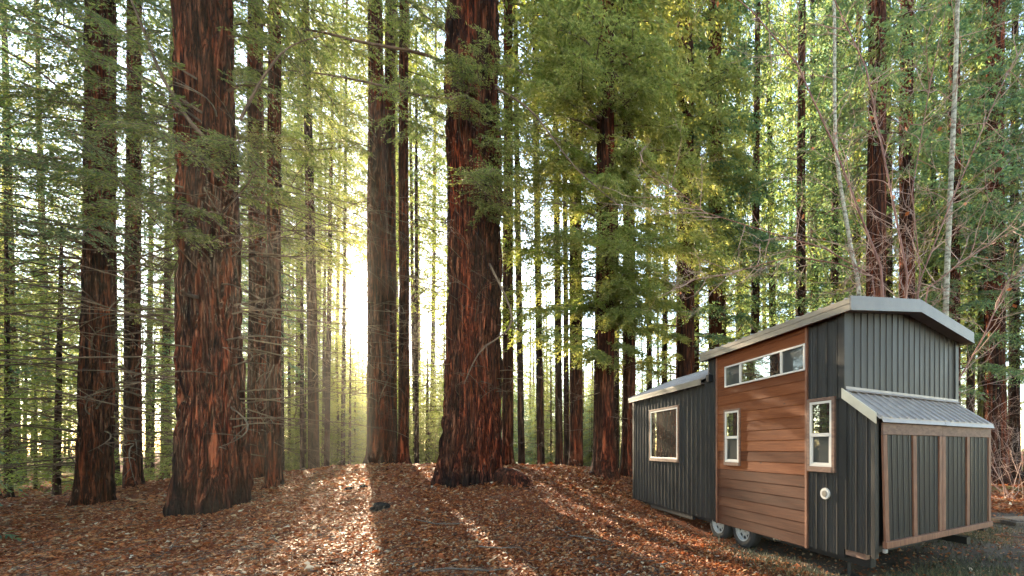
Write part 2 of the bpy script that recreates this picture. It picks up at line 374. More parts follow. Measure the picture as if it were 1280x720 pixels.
# ------------------------------------------------------------------ conifer foliage
UP = np.array([0., 0., 1.])
def foliage(rng, z0, z1, nb, Lmax, ll, wl, nt_, nl, base_r, droop=.35, rise=.12, profile=.6, azs=None, brlist=None, Lmin=.5):
    """returns leaf quads and branch tubes for a conifer crown"""
    quads = []; mb = MB(); ga = rng.random() * 6.28
    items = brlist
    if items is None:
        items = []
        for i in range(nb):
            t = (i + rng.random()) / nb; z = z0 + (z1 - z0) * t
            L = (Lmax - Lmin) * (1 - t) ** profile * rng.uniform(.65, 1.1) + Lmin
            ga += 2.399 + rng.normal(0, .25)
            items.append((z, ga, L, rise + rng.normal(0, .08), droop * rng.uniform(.6, 1.4)))
    for (z, az, L, ri, dr) in items:
        dh = np.array([cos(az), sin(az), 0.]); side = np.array([-sin(az), cos(az), 0.])
        wob = rng.normal(0, .08); wob2 = rng.normal(0, .06)
        def P(s):
            s = np.asarray(s)[..., None]
            return np.array([0, 0, z]) + dh * (base_r * .6 + L * s) + UP * (ri * s - dr * s * s) * L + side * (wob * s * s + wob2 * np.sin(s * 5)) * L
        ss = np.linspace(0, 1, 6); mb.tube(P(ss), np.linspace(.010 + .009 * L, .004, 6), 3, cap=False)
        k = max(3, int(nt_ * L / Lmax) if brlist is None else nt_)
        s = rng.uniform(.12, 1, k); s.sort(); B = P(s); Tn = P(s + .03) - B; Tn /= np.linalg.norm(Tn, axis=1)[:, None]
        sg = np.where(np.arange(k) % 2 == 0, 1., -1.); ang = rng.uniform(.7, 1.25, k)
        D = Tn * np.cos(ang)[:, None] + side * (sg * np.sin(ang))[:, None] + UP * rng.normal(-.28, .2, k)[:, None]
        D /= np.linalg.norm(D, axis=1)[:, None]
        lt = (.16 + .22 * np.sin(np.clip(s, 0, 1) * pi * .85)) * min(L, 2.8) * rng.uniform(.6, 1.3, k)
        q = (np.arange(nl) + .5) / nl
        C = B[:, None] + D[:, None] * (lt[:, None] * q)[..., None]; C[..., 2] -= (.25 * lt[:, None] * q * q)
        C += rng.normal(0, .012 + ll * .08, C.shape)
        sd = np.cross(D, UP + rng.normal(0, .35, (k, 3))); sd /= np.linalg.norm(sd, axis=1)[:, None] + 1e-9
        sl = np.where(np.arange(nl) % 2 == 0, 1., -1.)
        dl = D[:, None] * .72 + sd[:, None] * (sl[None, :, None] * .75) + rng.normal(0, .22, (k, nl, 3)); dl[..., 2] -= .15
        dl /= np.linalg.norm(dl, axis=2)[..., None]
        l = ll * rng.uniform(.6, 1.25, (k, nl)) * (1.15 - .5 * q)
        up = UP + rng.normal(0, .55, (k, nl, 3)); wv = np.cross(dl, up); wv /= np.linalg.norm(wv, axis=2)[..., None] + 1e-9
        w = wl * rng.uniform(.7, 1.3, (k, nl))
        tip = C + dl * l[..., None]; mid = C + dl * (l * .45)[..., None]
        Q = np.stack([C, mid + wv * w[..., None] * .5, tip, mid - wv * w[..., None] * .5], 2)
        quads.append(Q.reshape(-1, 4, 3))
        if ll < .15:                                # twig stems, near trees only
            for b, d_, t_ in zip(B, D, lt): mb.tube([b, b + d_ * t_ * .5 - UP * .05 * t_, b + d_ * t_ - UP * .25 * t_], [.005, .004, .002], 3, cap=False)
    V = np.concatenate(quads).reshape(-1, 3)
    return V, mb

def crown_mesh(name, V): return fast_mesh(name, V, np.arange(len(V)).reshape(-1, 4))

# ------------------------------------------------------------------ trunks
def trunk_mesh(name, r, H, seed, nseg=24, nring=40, flare=.35, bark=.06, lean=(0, 0), flutes=0, taper=.5, char=0.0, char_dir=None, sink=.5):
    rng = np.random.default_rng(seed); th = np.arange(nseg) / nseg
    t = np.linspace(0, 1, nring) ** 1.6; z = -sink + (H + sink) * t
    TH, Z = np.meshgrid(th, z); h = np.maximum(Z, 0)
    rad = r * (1 - taper * np.clip(Z / H, 0, 1)) * (1 + flare * np.exp(-h / (r * 1.3)) + .12 * np.exp(-h / (r * 5)))
    nA = vnoise(rng, 9, 64); rad *= 1 + .07 * (nA(TH * 9, Z * .25 + 7) - .5) * 2 + (flare * .45 + .10) * (nA(TH * 9, Z * .15 + 40) - .5) * 2 * np.exp(-h / (r * 1.2))
    if flutes:
        nB = vnoise(rng, 34, 200); nC = vnoise(rng, 80, 400); nW = vnoise(rng, 5, 64); nS = vnoise(rng, 1, 400)
        w = (nW(TH * 5, Z * .5 + 9) - .5) * .05
        a = nB((TH + w) * 34, Z * .55 + 20); b = nC((TH + w * 1.5) * 80, Z * 1.6 + 50)
        rid = np.abs(2 * a - 1) ** .5; rid2 = np.abs(2 * b - 1)
        rad += bark * (rid * 1.0 + rid2 * .6 - .8) * (1 + .6 * np.exp(-h / 1.5))
    X = rad * np.cos(TH * 2 * pi) + lean[0] * Z; Y = rad * np.sin(TH * 2 * pi) + lean[1] * Z
    sw = vnoise(rng, 4, 32); X += (sw(np.zeros_like(Z) + .5, Z * .12 + 3) - .5) * r * .35; Y += (sw(np.zeros_like(Z) + 2.5, Z * .12 + 3) - .5) * r * .35
    V = np.c_[X.ravel(), Y.ravel(), Z.ravel()]; i = np.arange(nring * nseg).reshape(nring, nseg); j = np.roll(i, -1, axis=1)
    Q = np.stack([i[:-1], j[:-1], j[1:], i[1:]], -1).reshape(-1, 4)
    me = fast_mesh(name, V, Q)
    if char:
        nD = vnoise(rng, 12, 64); cz = char * (.4 + 1.4 * nD(TH * 12, Z * .4 + 10))
        c = np.clip(1 - (Z / np.maximum(cz, .05)), 0, 1) * .75
        at_ = me.attributes.new('char', 'FLOAT', 'POINT'); at_.data.foreach_set('value', c.ravel().astype(np.float32))
    return me

def dead_twigs(rng, mb, z0, z1, n, r0, Lmax, face=None, rad=.012, spread=pi, lift=.1):
    for i in range(n):
        z = rng.uniform(z0, z1); az = rng.uniform(0, 2 * pi) if face is None else face + rng.normal(0, spread)
        L = Lmax * rng.uniform(.35, 1); d = Vector((cos(az), sin(az), rng.normal(lift, .22))); p = Vector((cos(az) * r0 * .9, sin(az) * r0 * .9, z))
        pts = [p.copy()]; k = 7; cur = rng.normal(0, .10); cz = rng.normal(-.03, .05)
        for j in range(k):
            d = Vector((d.x * cos(cur) - d.y * sin(cur), d.x * sin(cur) + d.y * cos(cur), d.z + cz)).normalized()
            p = p + d * (L / k); pts.append(p.copy())
            if j > 0 and rng.random() < .75:
                a2 = rng.choice([-1, 1]) * rng.uniform(.5, 1.1); e = Vector((d.x * cos(a2) - d.y * sin(a2), d.x * sin(a2) + d.y * cos(a2), d.z + rng.normal(0, .3))).normalized()
                l2 = L * rng.uniform(.15, .4) * (1 - j / 9)
                mb.tube([p, p + e * l2 * .5, p + e * l2 + Vector((0, 0, -.06 * l2))], [rad * .5, rad * .4, rad * .2], 3, cap=False)
        rr = [rad * (1 - .75 * j / k) for j in range(k + 1)]
        mb.tube(pts, rr, 4, cap=False)

def width_r(px, w, d):
    a = math.atan(abs(px - CX) / F); return w * d / F * cos(a) / 2

GRP_NEAR = None
def hero(px, py, d, w, H, seed, label, nseg=200, nring=300, flare=.3, lean=(0, 0), bark=.07, char=0., taper=.35, tw=None, brs=None,
         crown=None, leaf='leaf', name='redwood_tree', barkm='bark', tube_m='twig', lod=(.11, .027), nbt=38, group=None):
    x, y, z = at(px, py, d); z = gz1(x, y); r = width_r(px, w, d) / (1 + 0.02)
    root = tag(empty(name, (x, y, z - .02)), label, 'tree', group)
    TREES.append((x, y, r))
    link('trunk', trunk_mesh('trunk', r, H, seed, nseg, nring, flare, bark, lean, 1, taper, char), M[barkm], root, True)
    rng = np.random.default_rng(seed + 7); mbt = MB()
    if tw:
        for t in tw: dead_twigs(rng, mbt, t[0], t[1], t[2], r * .9, t[3], *(t[4:] if len(t) > 4 else ()))
    Vs = []
    if brs:
        it = [(b[0], b[1], b[2], b[3] if len(b) > 3 else .05, b[4] if len(b) > 4 else .3) for b in brs]
        V, mb = foliage(rng, 0, 0, 0, 3, lod[0], lod[1], nbt, 24, r, brlist=it); Vs.append(V)
        k = len(mbt.v); mbt.v += mb.v; mbt.f += [tuple(i + k for i in f) for f in mb.f]; mbt.m += mb.m
    if crown:
        z0, z1, nb, Lm = crown
        V, mb = foliage(rng, z0, z1, nb, Lm, lod[0] * 1.6, lod[1] * 1.9, 22, 16, r * .6); Vs.append(V)
        k = len(mbt.v); mbt.v += mb.v; mbt.f += [tuple(i + k for i in f) for f in mb.f]; mbt.m += mb.m
    if Vs: link('crown', crown_mesh('crown', np.concatenate(Vs)), M[leaf], root)
    if mbt.v: mbt.build('branches', M[tube_m], root)
    return root

# azimuth helper: direction angle (world) pointing from a tree towards image-left / right / the camera
LEFT, RIGHT, TOCAM, AWAY = pi, 0.0, -pi / 2, pi / 2
rb = np.random.default_rng(77)
def brset(n, z0, z1, L0, L1, az0, az1):
    return [(rb.uniform(z0, z1), rb.uniform(az0, az1), rb.uniform(L0, L1), rb.uniform(-.02, .15), rb.uniform(.15, .4)) for _ in range(n)]

hero(120, 631, 12.5, 46, 30, 11, 'dark fluted redwood at far left with thick ferny boughs crossing its trunk', lean=(0.012, 0), flare=.35,
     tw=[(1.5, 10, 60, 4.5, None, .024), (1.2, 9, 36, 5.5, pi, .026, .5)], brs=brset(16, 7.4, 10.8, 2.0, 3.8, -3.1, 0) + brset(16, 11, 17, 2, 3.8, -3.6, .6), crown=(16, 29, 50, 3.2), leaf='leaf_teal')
hero(270, 630, 10.3, 84, 26, 12, 'massive red-barked redwood with a blackened foot, second big trunk from the left', lean=(-.020, 0), flare=.07, char=.55, nseg=280, nring=380, bark=.12,
     tw=[(2.5, 10, 34, 3.6, None, .02), (2, 9, 20, 3.8, 0, .022, .5), (2, 9, 20, 3.8, pi, .022, .5)], brs=brset(5, 6.4, 7.6, 1.2, 2.2, -2.3, -.8) + brset(6, 7.6, 9.4, 1.6, 2.8, -3.3, .2) + brset(14, 9.6, 14, 1.6, 3.2, -3.4, .4), crown=(14, 25, 46, 3.0), leaf='leaf')
hero(168, 599, 17, 24, 34, 13, 'slim redwood standing between the two big left trunks, with bare twigs', nseg=60, nring=150, bark=.02,
     tw=[(1, 12, 80, 4.8, None, .024)], brs=brset(18, 7, 16, 2.0, 3.4, -3.2, 0), crown=(14, 33, 60, 3.0))
hero(320, 601, 16, 25, 34, 14, 'slim dark redwood right of the massive red trunk, left one of a close pair', nseg=70, nring=160, bark=.022,
     tw=[(1, 14, 44, 3.6, None, .018)], brs=brset(12, 9, 16, 1.5, 3, -3.2, 0), crown=(14, 33, 60, 3.0))
hero(343, 611, 13.5, 20, 30, 15, 'slim redwood with flared foot, right one of the close pair beside the massive trunk', nseg=70, nring=160, bark=.018, flare=.5,
     tw=[(1, 12, 40, 3.4, None, .016)], brs=brset(12, 8.5, 14, 1.5, 2.8, -3.2, 0), crown=(14, 29, 50, 2.8))
hero(476, 582, 18, 33, 40, 16, 'sunlit redwood on the mound right beside the low sun, thickest of a clump of three', lean=(-.014, 0), taper=.85, nseg=90, nring=180, bark=.028, char=.3,
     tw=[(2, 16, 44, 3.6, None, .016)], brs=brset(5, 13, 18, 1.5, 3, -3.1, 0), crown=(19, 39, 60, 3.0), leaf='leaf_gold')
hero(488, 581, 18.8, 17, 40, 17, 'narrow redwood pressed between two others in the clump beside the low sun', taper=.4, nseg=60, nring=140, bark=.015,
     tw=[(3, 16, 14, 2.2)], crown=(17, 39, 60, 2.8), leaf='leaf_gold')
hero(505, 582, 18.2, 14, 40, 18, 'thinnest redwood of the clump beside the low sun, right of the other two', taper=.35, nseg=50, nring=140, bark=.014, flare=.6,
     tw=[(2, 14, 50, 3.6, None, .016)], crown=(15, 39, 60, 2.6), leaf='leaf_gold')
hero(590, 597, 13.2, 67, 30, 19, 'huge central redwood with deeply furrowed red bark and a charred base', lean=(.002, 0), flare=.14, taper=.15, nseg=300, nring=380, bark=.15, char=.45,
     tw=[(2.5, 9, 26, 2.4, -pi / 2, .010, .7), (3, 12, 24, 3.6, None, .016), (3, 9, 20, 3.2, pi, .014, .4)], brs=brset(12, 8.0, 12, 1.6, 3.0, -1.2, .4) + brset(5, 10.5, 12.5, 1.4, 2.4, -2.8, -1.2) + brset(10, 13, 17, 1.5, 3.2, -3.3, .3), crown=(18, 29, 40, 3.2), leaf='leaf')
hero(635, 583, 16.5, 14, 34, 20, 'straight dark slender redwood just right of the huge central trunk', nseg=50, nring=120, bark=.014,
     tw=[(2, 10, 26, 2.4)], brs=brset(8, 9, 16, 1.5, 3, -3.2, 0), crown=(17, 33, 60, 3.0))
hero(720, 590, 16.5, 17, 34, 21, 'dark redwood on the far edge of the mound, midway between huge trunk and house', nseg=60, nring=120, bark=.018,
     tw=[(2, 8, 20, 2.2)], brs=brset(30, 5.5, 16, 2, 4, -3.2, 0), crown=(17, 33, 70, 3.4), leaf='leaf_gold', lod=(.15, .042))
hero(756, 606, 14.8, 25, 32, 22, 'stout dark redwood at the mound edge left of the house, upper half in leaves', nseg=80, nring=140, bark=.03,
     tw=[(1.5, 6, 20, 2.0)], brs=brset(14, 4.2, 8, 1.4, 3.0, -2.9, -.2) + brset(44, 7, 15, 1.6, 4.2, -3.3, .3), crown=(14, 31, 90, 3.6), leaf='leaf', lod=(.15, .042))
hero(786, 604, 16, 17, 32, 23, 'dark redwood right behind the low far end of the tiny house', nseg=60, nring=120, bark=.02,
     tw=[(1.5, 6, 14, 2.0)], brs=brset(14, 3.8, 8, 1.2, 2.6, -2.9, -.2) + brset(36, 6, 14, 1.4, 3.4, -3.2, 0), crown=(14, 31, 80, 3.2), leaf='leaf', lod=(.15, .042))
hero(857, 600, 19, 24, 44, 24, 'large redwood rising behind the low roof, its red upper trunk showing through foliage', nseg=80, nring=140, bark=.03,
     brs=brset(44, 4.5, 18, 1.6, 3.8, -3.2, 0), crown=(14, 43, 110, 3.4), leaf='leaf', lod=(.17, .048))
hero(893, 600, 21, 19, 44, 25, 'dark double-stemmed redwood above the left end of the tall roof', nseg=70, nring=140, bark=.03,
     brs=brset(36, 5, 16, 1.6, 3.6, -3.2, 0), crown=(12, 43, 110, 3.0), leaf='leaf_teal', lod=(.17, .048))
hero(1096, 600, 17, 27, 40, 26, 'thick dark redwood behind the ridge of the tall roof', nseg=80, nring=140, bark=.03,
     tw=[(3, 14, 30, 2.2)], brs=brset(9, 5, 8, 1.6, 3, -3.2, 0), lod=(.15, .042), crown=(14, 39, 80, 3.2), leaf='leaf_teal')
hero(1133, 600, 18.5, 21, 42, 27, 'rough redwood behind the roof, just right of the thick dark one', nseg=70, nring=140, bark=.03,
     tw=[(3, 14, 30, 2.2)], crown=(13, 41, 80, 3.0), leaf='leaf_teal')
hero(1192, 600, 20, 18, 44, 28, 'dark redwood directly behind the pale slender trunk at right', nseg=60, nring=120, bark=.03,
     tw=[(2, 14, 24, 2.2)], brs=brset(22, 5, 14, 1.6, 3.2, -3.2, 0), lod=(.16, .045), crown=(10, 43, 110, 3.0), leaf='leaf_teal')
hero(1243, 602, 21, 30, 44, 29, 'broad dark redwood near the right edge beyond the storage bay', nseg=80, nring=140, bark=.03,
     tw=[(1, 12, 40, 2.4)], brs=brset(14, 7, 20, 1.5, 3.4, -3.2, 0), crown=(12, 43, 110, 3.2), leaf='leaf_teal')
hero(1227, 600, 24.5, 12, 44, 30, 'moss-gilded trunk lit yellow beyond the right eave of the house', nseg=50, nring=120, bark=.02, barkm='bark_moss',
     tw=[(1, 12, 20, 2.4)], crown=(16, 43, 90, 3.0), leaf='leaf')

def limb(label, *paths):
    for o in list(COL.objects):
        if o.get('label', '').startswith(label):
            for d, r, pts in paths:
                W = [Vector(at(px, py, d + dd)) - o.location for px, py, dd in pts]; Q = []
                for i in range(len(W) - 1):
                    a, b, c, e = W[max(i - 1, 0)], W[i], W[i + 1], W[min(i + 2, len(W) - 1)]
                    for t in np.linspace(0, 1, 6)[:-1]: Q.append(.5 * ((2 * b) + (c - a) * t + (2 * a - 5 * b + 4 * c - e) * t * t + (3 * b - a - 3 * c + e) * t ** 3))
                Q.append(W[-1]); mb = MB(); mb.tube(Q, [r * (1 - .7 * i / (len(Q) - 1)) for i in range(len(Q))], 7, cap=False)
                rng = np.random.default_rng(int(r * 1e4) + len(pts))
                for q in Q[4:]:
                    if rng.random() < .7:
                        v = Vector(rng.normal(0, .7, 3)); L = rng.uniform(.3, .9); mb.tube([q, q + v.normalized() * L * .5, q + v.normalized() * L - Vector((0, 0, .15 * L))], [.012, .008, .004], 3, cap=False)
                mb.build('limb', M['twig'], o, True)
limb('huge central', (12.6, .055, [(572, 88, 0), (530, 68, -.2), (450, 52, -.4), (390, 38, -.5), (300, 30, -.5), (240, 45, -.4)]), (12.4, .05, [(570, 125, 0), (520, 118, .1), (455, 102, .2), (400, 92, .3), (360, 88, .4)]),
     (12.0, .035, [(612, 330, 0), (640, 400, -.2), (600, 440, -.8), (580, 480, -.9)]), (12.2, .04, [(620, 110, 0), (665, 140, -.2), (720, 210, -.4), (780, 262, -.6)]))
limb('massive red', (9.6, .05, [(262, 178, 0), (236, 150, -.2), (205, 100, -.3), (182, 45, -.3), (160, -10, -.3)]), (9.5, .03, [(300, 150, 0), (330, 95, .0), (360, 60, .1), (400, 45, .2)]),
     (9.6, .022, [(300, 385, .1), (360, 388, .3), (430, 386, .5), (520, 392, .8)]))
limb('dark fluted', (12.2, .045, [(96, 200, 0), (60, 196, -.1), (20, 186, -.2), (-40, 180, -.2)]), (12.2, .04, [(95, 130, 0), (50, 90, 0), (0, 60, 0), (-40, 40, 0)]))
# pale broken stub on the massive trunk belongs to it
for o in list(COL.objects):
    if o.get('label', '').startswith('massive red-barked'):
        mb = MB(); r = .6
        mb.tube([(.1, -.5, 5.22), (.18, -.75, 5.18), (.30, -.92, 5.20), (.46, -1.0, 5.24)], [.055, .038, .03, .012], 8)
        mb.build('broken_stub', M['stick'], o, True)

SUNH = np.array([sin(SUN_AZ), cos(SUN_AZ)])
LANES = [((450 - CX) / F * 6, 6.0), ((640 - CX) / F * 8.5, 8.5), ((790 - CX) / F * 10, 10.0), (12.5, 15.0), ((560 - CX) / F * 9, 9.0)]
def lane_ok(x, y, z0, H, clear=2.0):
    """clearings in the wood through which the low sun reaches the floor"""
    for X0, Y0 in LANES:
        v = np.array([x - X0, y - Y0]); t = float(v @ SUNH)
        if t < 3: continue
        if abs(v[0] * SUNH[1] - v[1] * SUNH[0]) < clear and z0 - 1 < t * math.tan(SUN_EL) < H: return False
    return True
# ------------------------------------------------------------------ filler forest (copied trees)
PRE = []
def proto(seed, H, r, z0, nb, Lm, ll, wl, nt_, nl, leaf, barkm='bark_far', twigs=0, profile=.6):
    rng = np.random.default_rng(seed)
    tm = trunk_mesh('trunk', r, H, seed, 14, 40, .3, .02, (rng.normal(0, .006), rng.normal(0, .006)), 0, .6); tm.materials.append(M[barkm])
    tm.polygons.foreach_set('use_smooth', np.ones(len(tm.polygons), dtype=bool))
    V, mb = foliage(rng, z0, H, nb, Lm, ll, wl, nt_, nl, r, profile=profile)
    cm = crown_mesh('crown', V); cm.materials.append(M[leaf])
    if twigs: dead_twigs(rng, mb, 1, z0 + 4, twigs, r, 2.6, None, .014)
    bm_ = mb.mesh('branches'); bm_.materials.append(M['twig'])
    return tm, cm, bm_
PM = [proto(101, 42, .30, 10, 120, 3.4, .26, .075, 20, 10, 'leaf', twigs=30),
      proto(102, 44, .26, 13, 110, 3.0, .26, .075, 20, 10, 'leaf_gold', twigs=40),
      proto(103, 40, .34, 7, 130, 3.6, .26, .08, 22, 10, 'leaf_teal', twigs=20)]
PL = [proto(131, 34, .16, 12, 70, 3.2, .24, .07, 18, 12, 'leaf_gold', twigs=30), proto(132, 30, .14, 11, 60, 3.0, .24, .07, 18, 12, 'leaf_gold', twigs=24)]
PH = [proto(141, 44, .20, 19, 90, 3.0, .26, .075, 20, 10, 'leaf', twigs=34), proto(142, 46, .18, 22, 80, 3.0, .26, .075, 20, 10, 'leaf_gold', twigs=30)]
PF = [proto(111, 62, .40, 9, 150, 4.6, .42, .13, 20, 10, 'leaf'),
      proto(112, 66, .36, 16, 140, 4.2, .42, .13, 20, 10, 'leaf_gold'),
      proto(113, 60, .42, 5, 160, 4.8, .42, .13, 20, 10, 'leaf_teal')]
PY = [proto(121, 9, .09, .6, 70, 2.2, .17, .045, 20, 10, 'leaf_teal', profile=.8), proto(122, 13, .12, .8, 90, 2.6, .2, .05, 20, 10, 'leaf_gold', profile=.8)]
used = []
def put(p, x, y, name, label, group, rz, s=1.0, cat='tree'):
    root = tag(empty(name, (x, y, gz1(x, y) - .05), rz), label, cat, group); root.scale = (s, s, s)
    for nm, me in zip(('trunk', 'crown', 'branches'), p):
        o = bpy.data.objects.new(nm, me); COL.objects.link(o); o.parent = root
    used.append((x, y)); TREES.append((x, y, .3))
rf = np.random.default_rng(2024)
G1 = ('redwood in the dense stand of straight trunks left of the house', 'dense stand left of the house')
for px, w, d in [(652, 9, 22), (677, 11, 21), (699, 10, 19.5), (709, 7, 24), (744, 8, 26), (771, 9, 24), (812, 9, 25), (829, 11, 23)]:
    x, y, _ = at(px, 0, d); p = PH[int(rf.integers(0, 2))]
    put(p, x, y, 'redwood_tree', G1[0], G1[1], rf.random() * 6.28, width_r(px, w, d) / .30 * .0 + rf.uniform(.85, 1.05))
G2 = ('redwood among the ranks of dark trunks above and behind the house roof', 'ranks of trunks behind the house')
for px, d in [(868, 26), (905, 24), (925, 29), (943, 23), (968, 27), (1000, 24), (1020, 30), (1042, 26), (1068, 29), (1113, 25), (1152, 27), (1172, 24), (1212, 29), (1268, 24), (1290, 22), (1330, 23), (1380, 20)]:
    x, y, _ = at(px, 0, d); p = PM[int(rf.choice([0, 2, 2, 1]))]
    put(p, x, y, 'redwood_tree', G2[0], G2[1], rf.random() * 6.28, rf.uniform(.85, 1.1))
G3 = ('thin redwood in the bright misty woods beyond the left big trunks', 'misty woods at left')
for px, d in [(20, 27), (60, 34), (205, 30), (290, 26), (393, 24), (-80, 24), (-180, 28), (-20, 20), (140, 26), (265, 23), (185, 38), (0, 42), (110, 40), (245, 36), (345, 40)]:
    x, y, _ = at(px, 0, d); p = PM[int(rf.choice([1, 1, 0, 2]))]
    put(p, x, y, 'redwood_tree', G3[0], G3[1], rf.random() * 6.28, rf.uniform(.8, 1.05))
# trees the windows mirror, out of frame to the left
for a, d in [(-72, 22), (-76, 30), (-80, 20), (-85, 26), (-90, 19), (-74, 36), (-82, 36), (-97, 24), (-88, 34), (-78, 17), (-83, 23), (-75, 26), (-79, 27), (-86, 21), (-81, 31)]:
    put(PM[int(rf.choice([1, 0, 1]))], d * sin(R(a)), d * cos(R(a)) + 2, 'redwood_tree', 'redwood standing outside the picture to the left, mirrored in the windows', 'trees mirrored in the windows', rf.random() * 6.28)
for a, d in [(118, 15), (128, 19), (137, 14), (146, 18), (155, 13), (164, 19), (172, 15), (150, 24), (110, 21)]:  # unseen trees added to darken the gable end and storage bay
    put(PM[int(rf.choice([0, 2]))], d * sin(R(a)) + 3, d * cos(R(a)) + 1, 'redwood_tree', 'unseen redwood added behind the viewer to shade the gable end and bay', 'unseen shade trees added behind the viewer', rf.random() * 6.28)
for x, y in [(-21.5, 9.0), (-23.5, 10.4), (-24, 9.8), (-27, 11.6), (-23.5, 8), (-30, 10.4), (-28, 13)]:
    put(PY[int(rf.integers(0, 2))], x, y, 'young_conifer', 'young conifer outside the picture to the left, mirrored in the windows', 'young conifers mirrored in the windows', rf.random() * 6.28, rf.uniform(.9, 1.2))
for x, y in [(-22, 9.4), (-28, 12), (-32, 10.5), (-26, 10)]:
    put(PM[1], x, y, 'redwood_tree', 'redwood standing outside the picture to the left, mirrored in the windows', 'trees mirrored in the windows', rf.random() * 6.28)
for a, d in [(-74, 16), (-77, 20), (-80, 15), (-82, 19), (-85, 16), (-79, 24), (-88, 20), (-76, 25), (-83, 25)]:
    put(PY[int(rf.integers(0, 2))], d * sin(R(a)), d * cos(R(a)) + 2, 'young_conifer', 'young conifer outside the picture to the left, mirrored in the windows', 'young conifers mirrored in the windows', rf.random() * 6.28, rf.uniform(.8, 1.1))
for a, d in [(115, 13), (124, 14.5), (132, 12.5), (140, 14), (149, 12), (158, 14), (168, 13), (127, 18), (144, 17), (162, 17)]:  # unseen low trees added to keep low sky light off the gable
    put(PY[1], d * sin(R(a)) + 3, d * cos(R(a)) + 1, 'young_conifer', 'unseen young conifer added behind the viewer to shade the gable end', 'unseen young conifers added behind the viewer', rf.random() * 6.28, 1.15)
G4 = ('tall redwood far back in the forest', 'far forest')
cnt = 0
while cnt < 150:
    px = rf.uniform(-300, 1480); d = 33 * (110 / 33) ** (rf.random() ** .8)
    x, y, _ = at(px, 0, d)
    if abs(px - 446) < 8 + 700 / d: continue
    if 300 < px < 640 and d < 44: continue
    if 540 < px < 900 and d < 42 and rf.random() < .5: continue
    if any((x - a) ** 2 + (y - b) ** 2 < 7 for a, b in used): continue
    s_ = rf.uniform(.40, .62) if px < 950 else rf.uniform(.65, .95)
    if not lane_ok(x, y, 3, 62 * s_): continue
    put(PF[int(rf.choice([1, 0, 1, 1] if px < 700 else [0, 2, 1, 0]))], x, y, 'redwood_tree', G4[0], G4[1], rf.random() * 6.28, s_); cnt += 1
for i in range(44):
    px = 405 + i * 9 if i < 12 else rf.uniform(255, 700); d = rf.uniform(94, 122); x, y, _ = at(px, 0, d)
    put(PF[int(rf.choice([0, 1, 2]))], x, y, 'redwood_tree', G4[0], G4[1], rf.random() * 6.28, rf.uniform(.38, .43))
for i in range(60):
    px = rf.uniform(240, 800); d = rf.uniform(72, 112); x, y, _ = at(px, 0, d)
    put(PY[int(rf.random() < .7)], x, y, 'young_conifer', 'young bushy conifer low in the undergrowth beyond the mound and the house', 'young conifers in the undergrowth', rf.random() * 6.28, rf.uniform(1.3, 1.8))
G6 = ('slender feathery conifer in the bright gap around the low sun', 'feathery conifers around the low sun')
for px, d, k in [(352, 31, 0), (378, 36, 1), (404, 40, 0), (425, 55, 1), (478, 52, 0), (521, 30, 1), (549, 41, 1), (560, 33, 0), (608, 30, 1), (325, 42, 0), (455, 66, 0), (395, 62, 1), (432, 78, 1), (335, 52, 0), (362, 48, 1), (385, 70, 0), (410, 50, 1), (488, 60, 0), (470, 74, 1), (512, 55, 1), (525, 68, 0), (540, 50, 0), (575, 48, 1), (312, 60, 1), (290, 50, 0), (345, 78, 1), (500, 80, 0), (415, 84, 0), (555, 72, 1)]:
    x, y, _ = at(px, 0, d)
    if not lane_ok(x, y, 12, 42, 2.3): continue
    put(PL[k], x, y, 'feathery_conifer', G6[0], G6[1], rf.random() * 6.28, rf.uniform(.85, 1.15) * (1.25 if d > 50 else 1))
G5 = ('young bushy conifer low in the undergrowth beyond the mound and the house', 'young conifers in the undergrowth')
for px, d in [(10, 20), (-60, 22), (45, 24), (70, 19.5), (230, 26), (290, 31), (-140, 19), (190, 28), (30, 30), (100, 28), (280, 33), (640, 30), (860, 31), (1010, 33), (1180, 31), (1260, 30), (1320, 27)]:
    x, y, _ = at(px, 0, d); put(PY[int(rf.integers(0, 2))], x, y, 'young_conifer', G5[0], G5[1], rf.random() * 6.28, rf.uniform(.7, 1.15))

G7 = ('tall high-crowned conifer whose foliage hangs above the low sun', 'high crowned conifers above the sun')
for px, d, sc_ in [(408, 36, 1.0), (428, 40, 1.05), (470, 42, 1.1), (395, 48, 1.3), (418, 54, 1.4), (462, 56, 1.5), (372, 44, 1.2), (520, 40, 1.1), (540, 50, 1.35), (350, 38, 1.05), (496, 48, 1.3)]:
    x, y, _ = at(px, 0, d)
    if not lane_ok(x, y, 19 * sc_, 46 * sc_): continue
    put(PH[int(rf.integers(0, 2))], x, y, 'redwood_tree', G7[0], G7[1], rf.random() * 6.28, sc_)
for px, d, sc_ in [(418, 92, .78), (425, 106, .95), (470, 92, .8), (476, 104, .9), (448, 110, .95), (410, 100, .9), (444, 93, .75), (484, 86, .7), (430, 96, .85), (441, 104, .9), (452, 98, .8), (464, 100, .85), (447, 88, .7), (436, 84, .65), (458, 80, .62)]:
    x, y, _ = at(px, 0, d); put(PL[int(d) % 2], x, y, 'feathery_conifer', G6[0], G6[1], rf.random() * 6.28, sc_)
for i in range(130):
    px = rf.uniform(250, 900); d = rf.uniform(36, 70); x, y, _ = at(px, 0, d)
    if not lane_ok(x, y, 0, 9): continue
    put(PY[int(rf.random() < .7)], x, y, 'young_conifer', G5[0], G5[1], rf.random() * 6.28, rf.uniform(.7, 1.15))
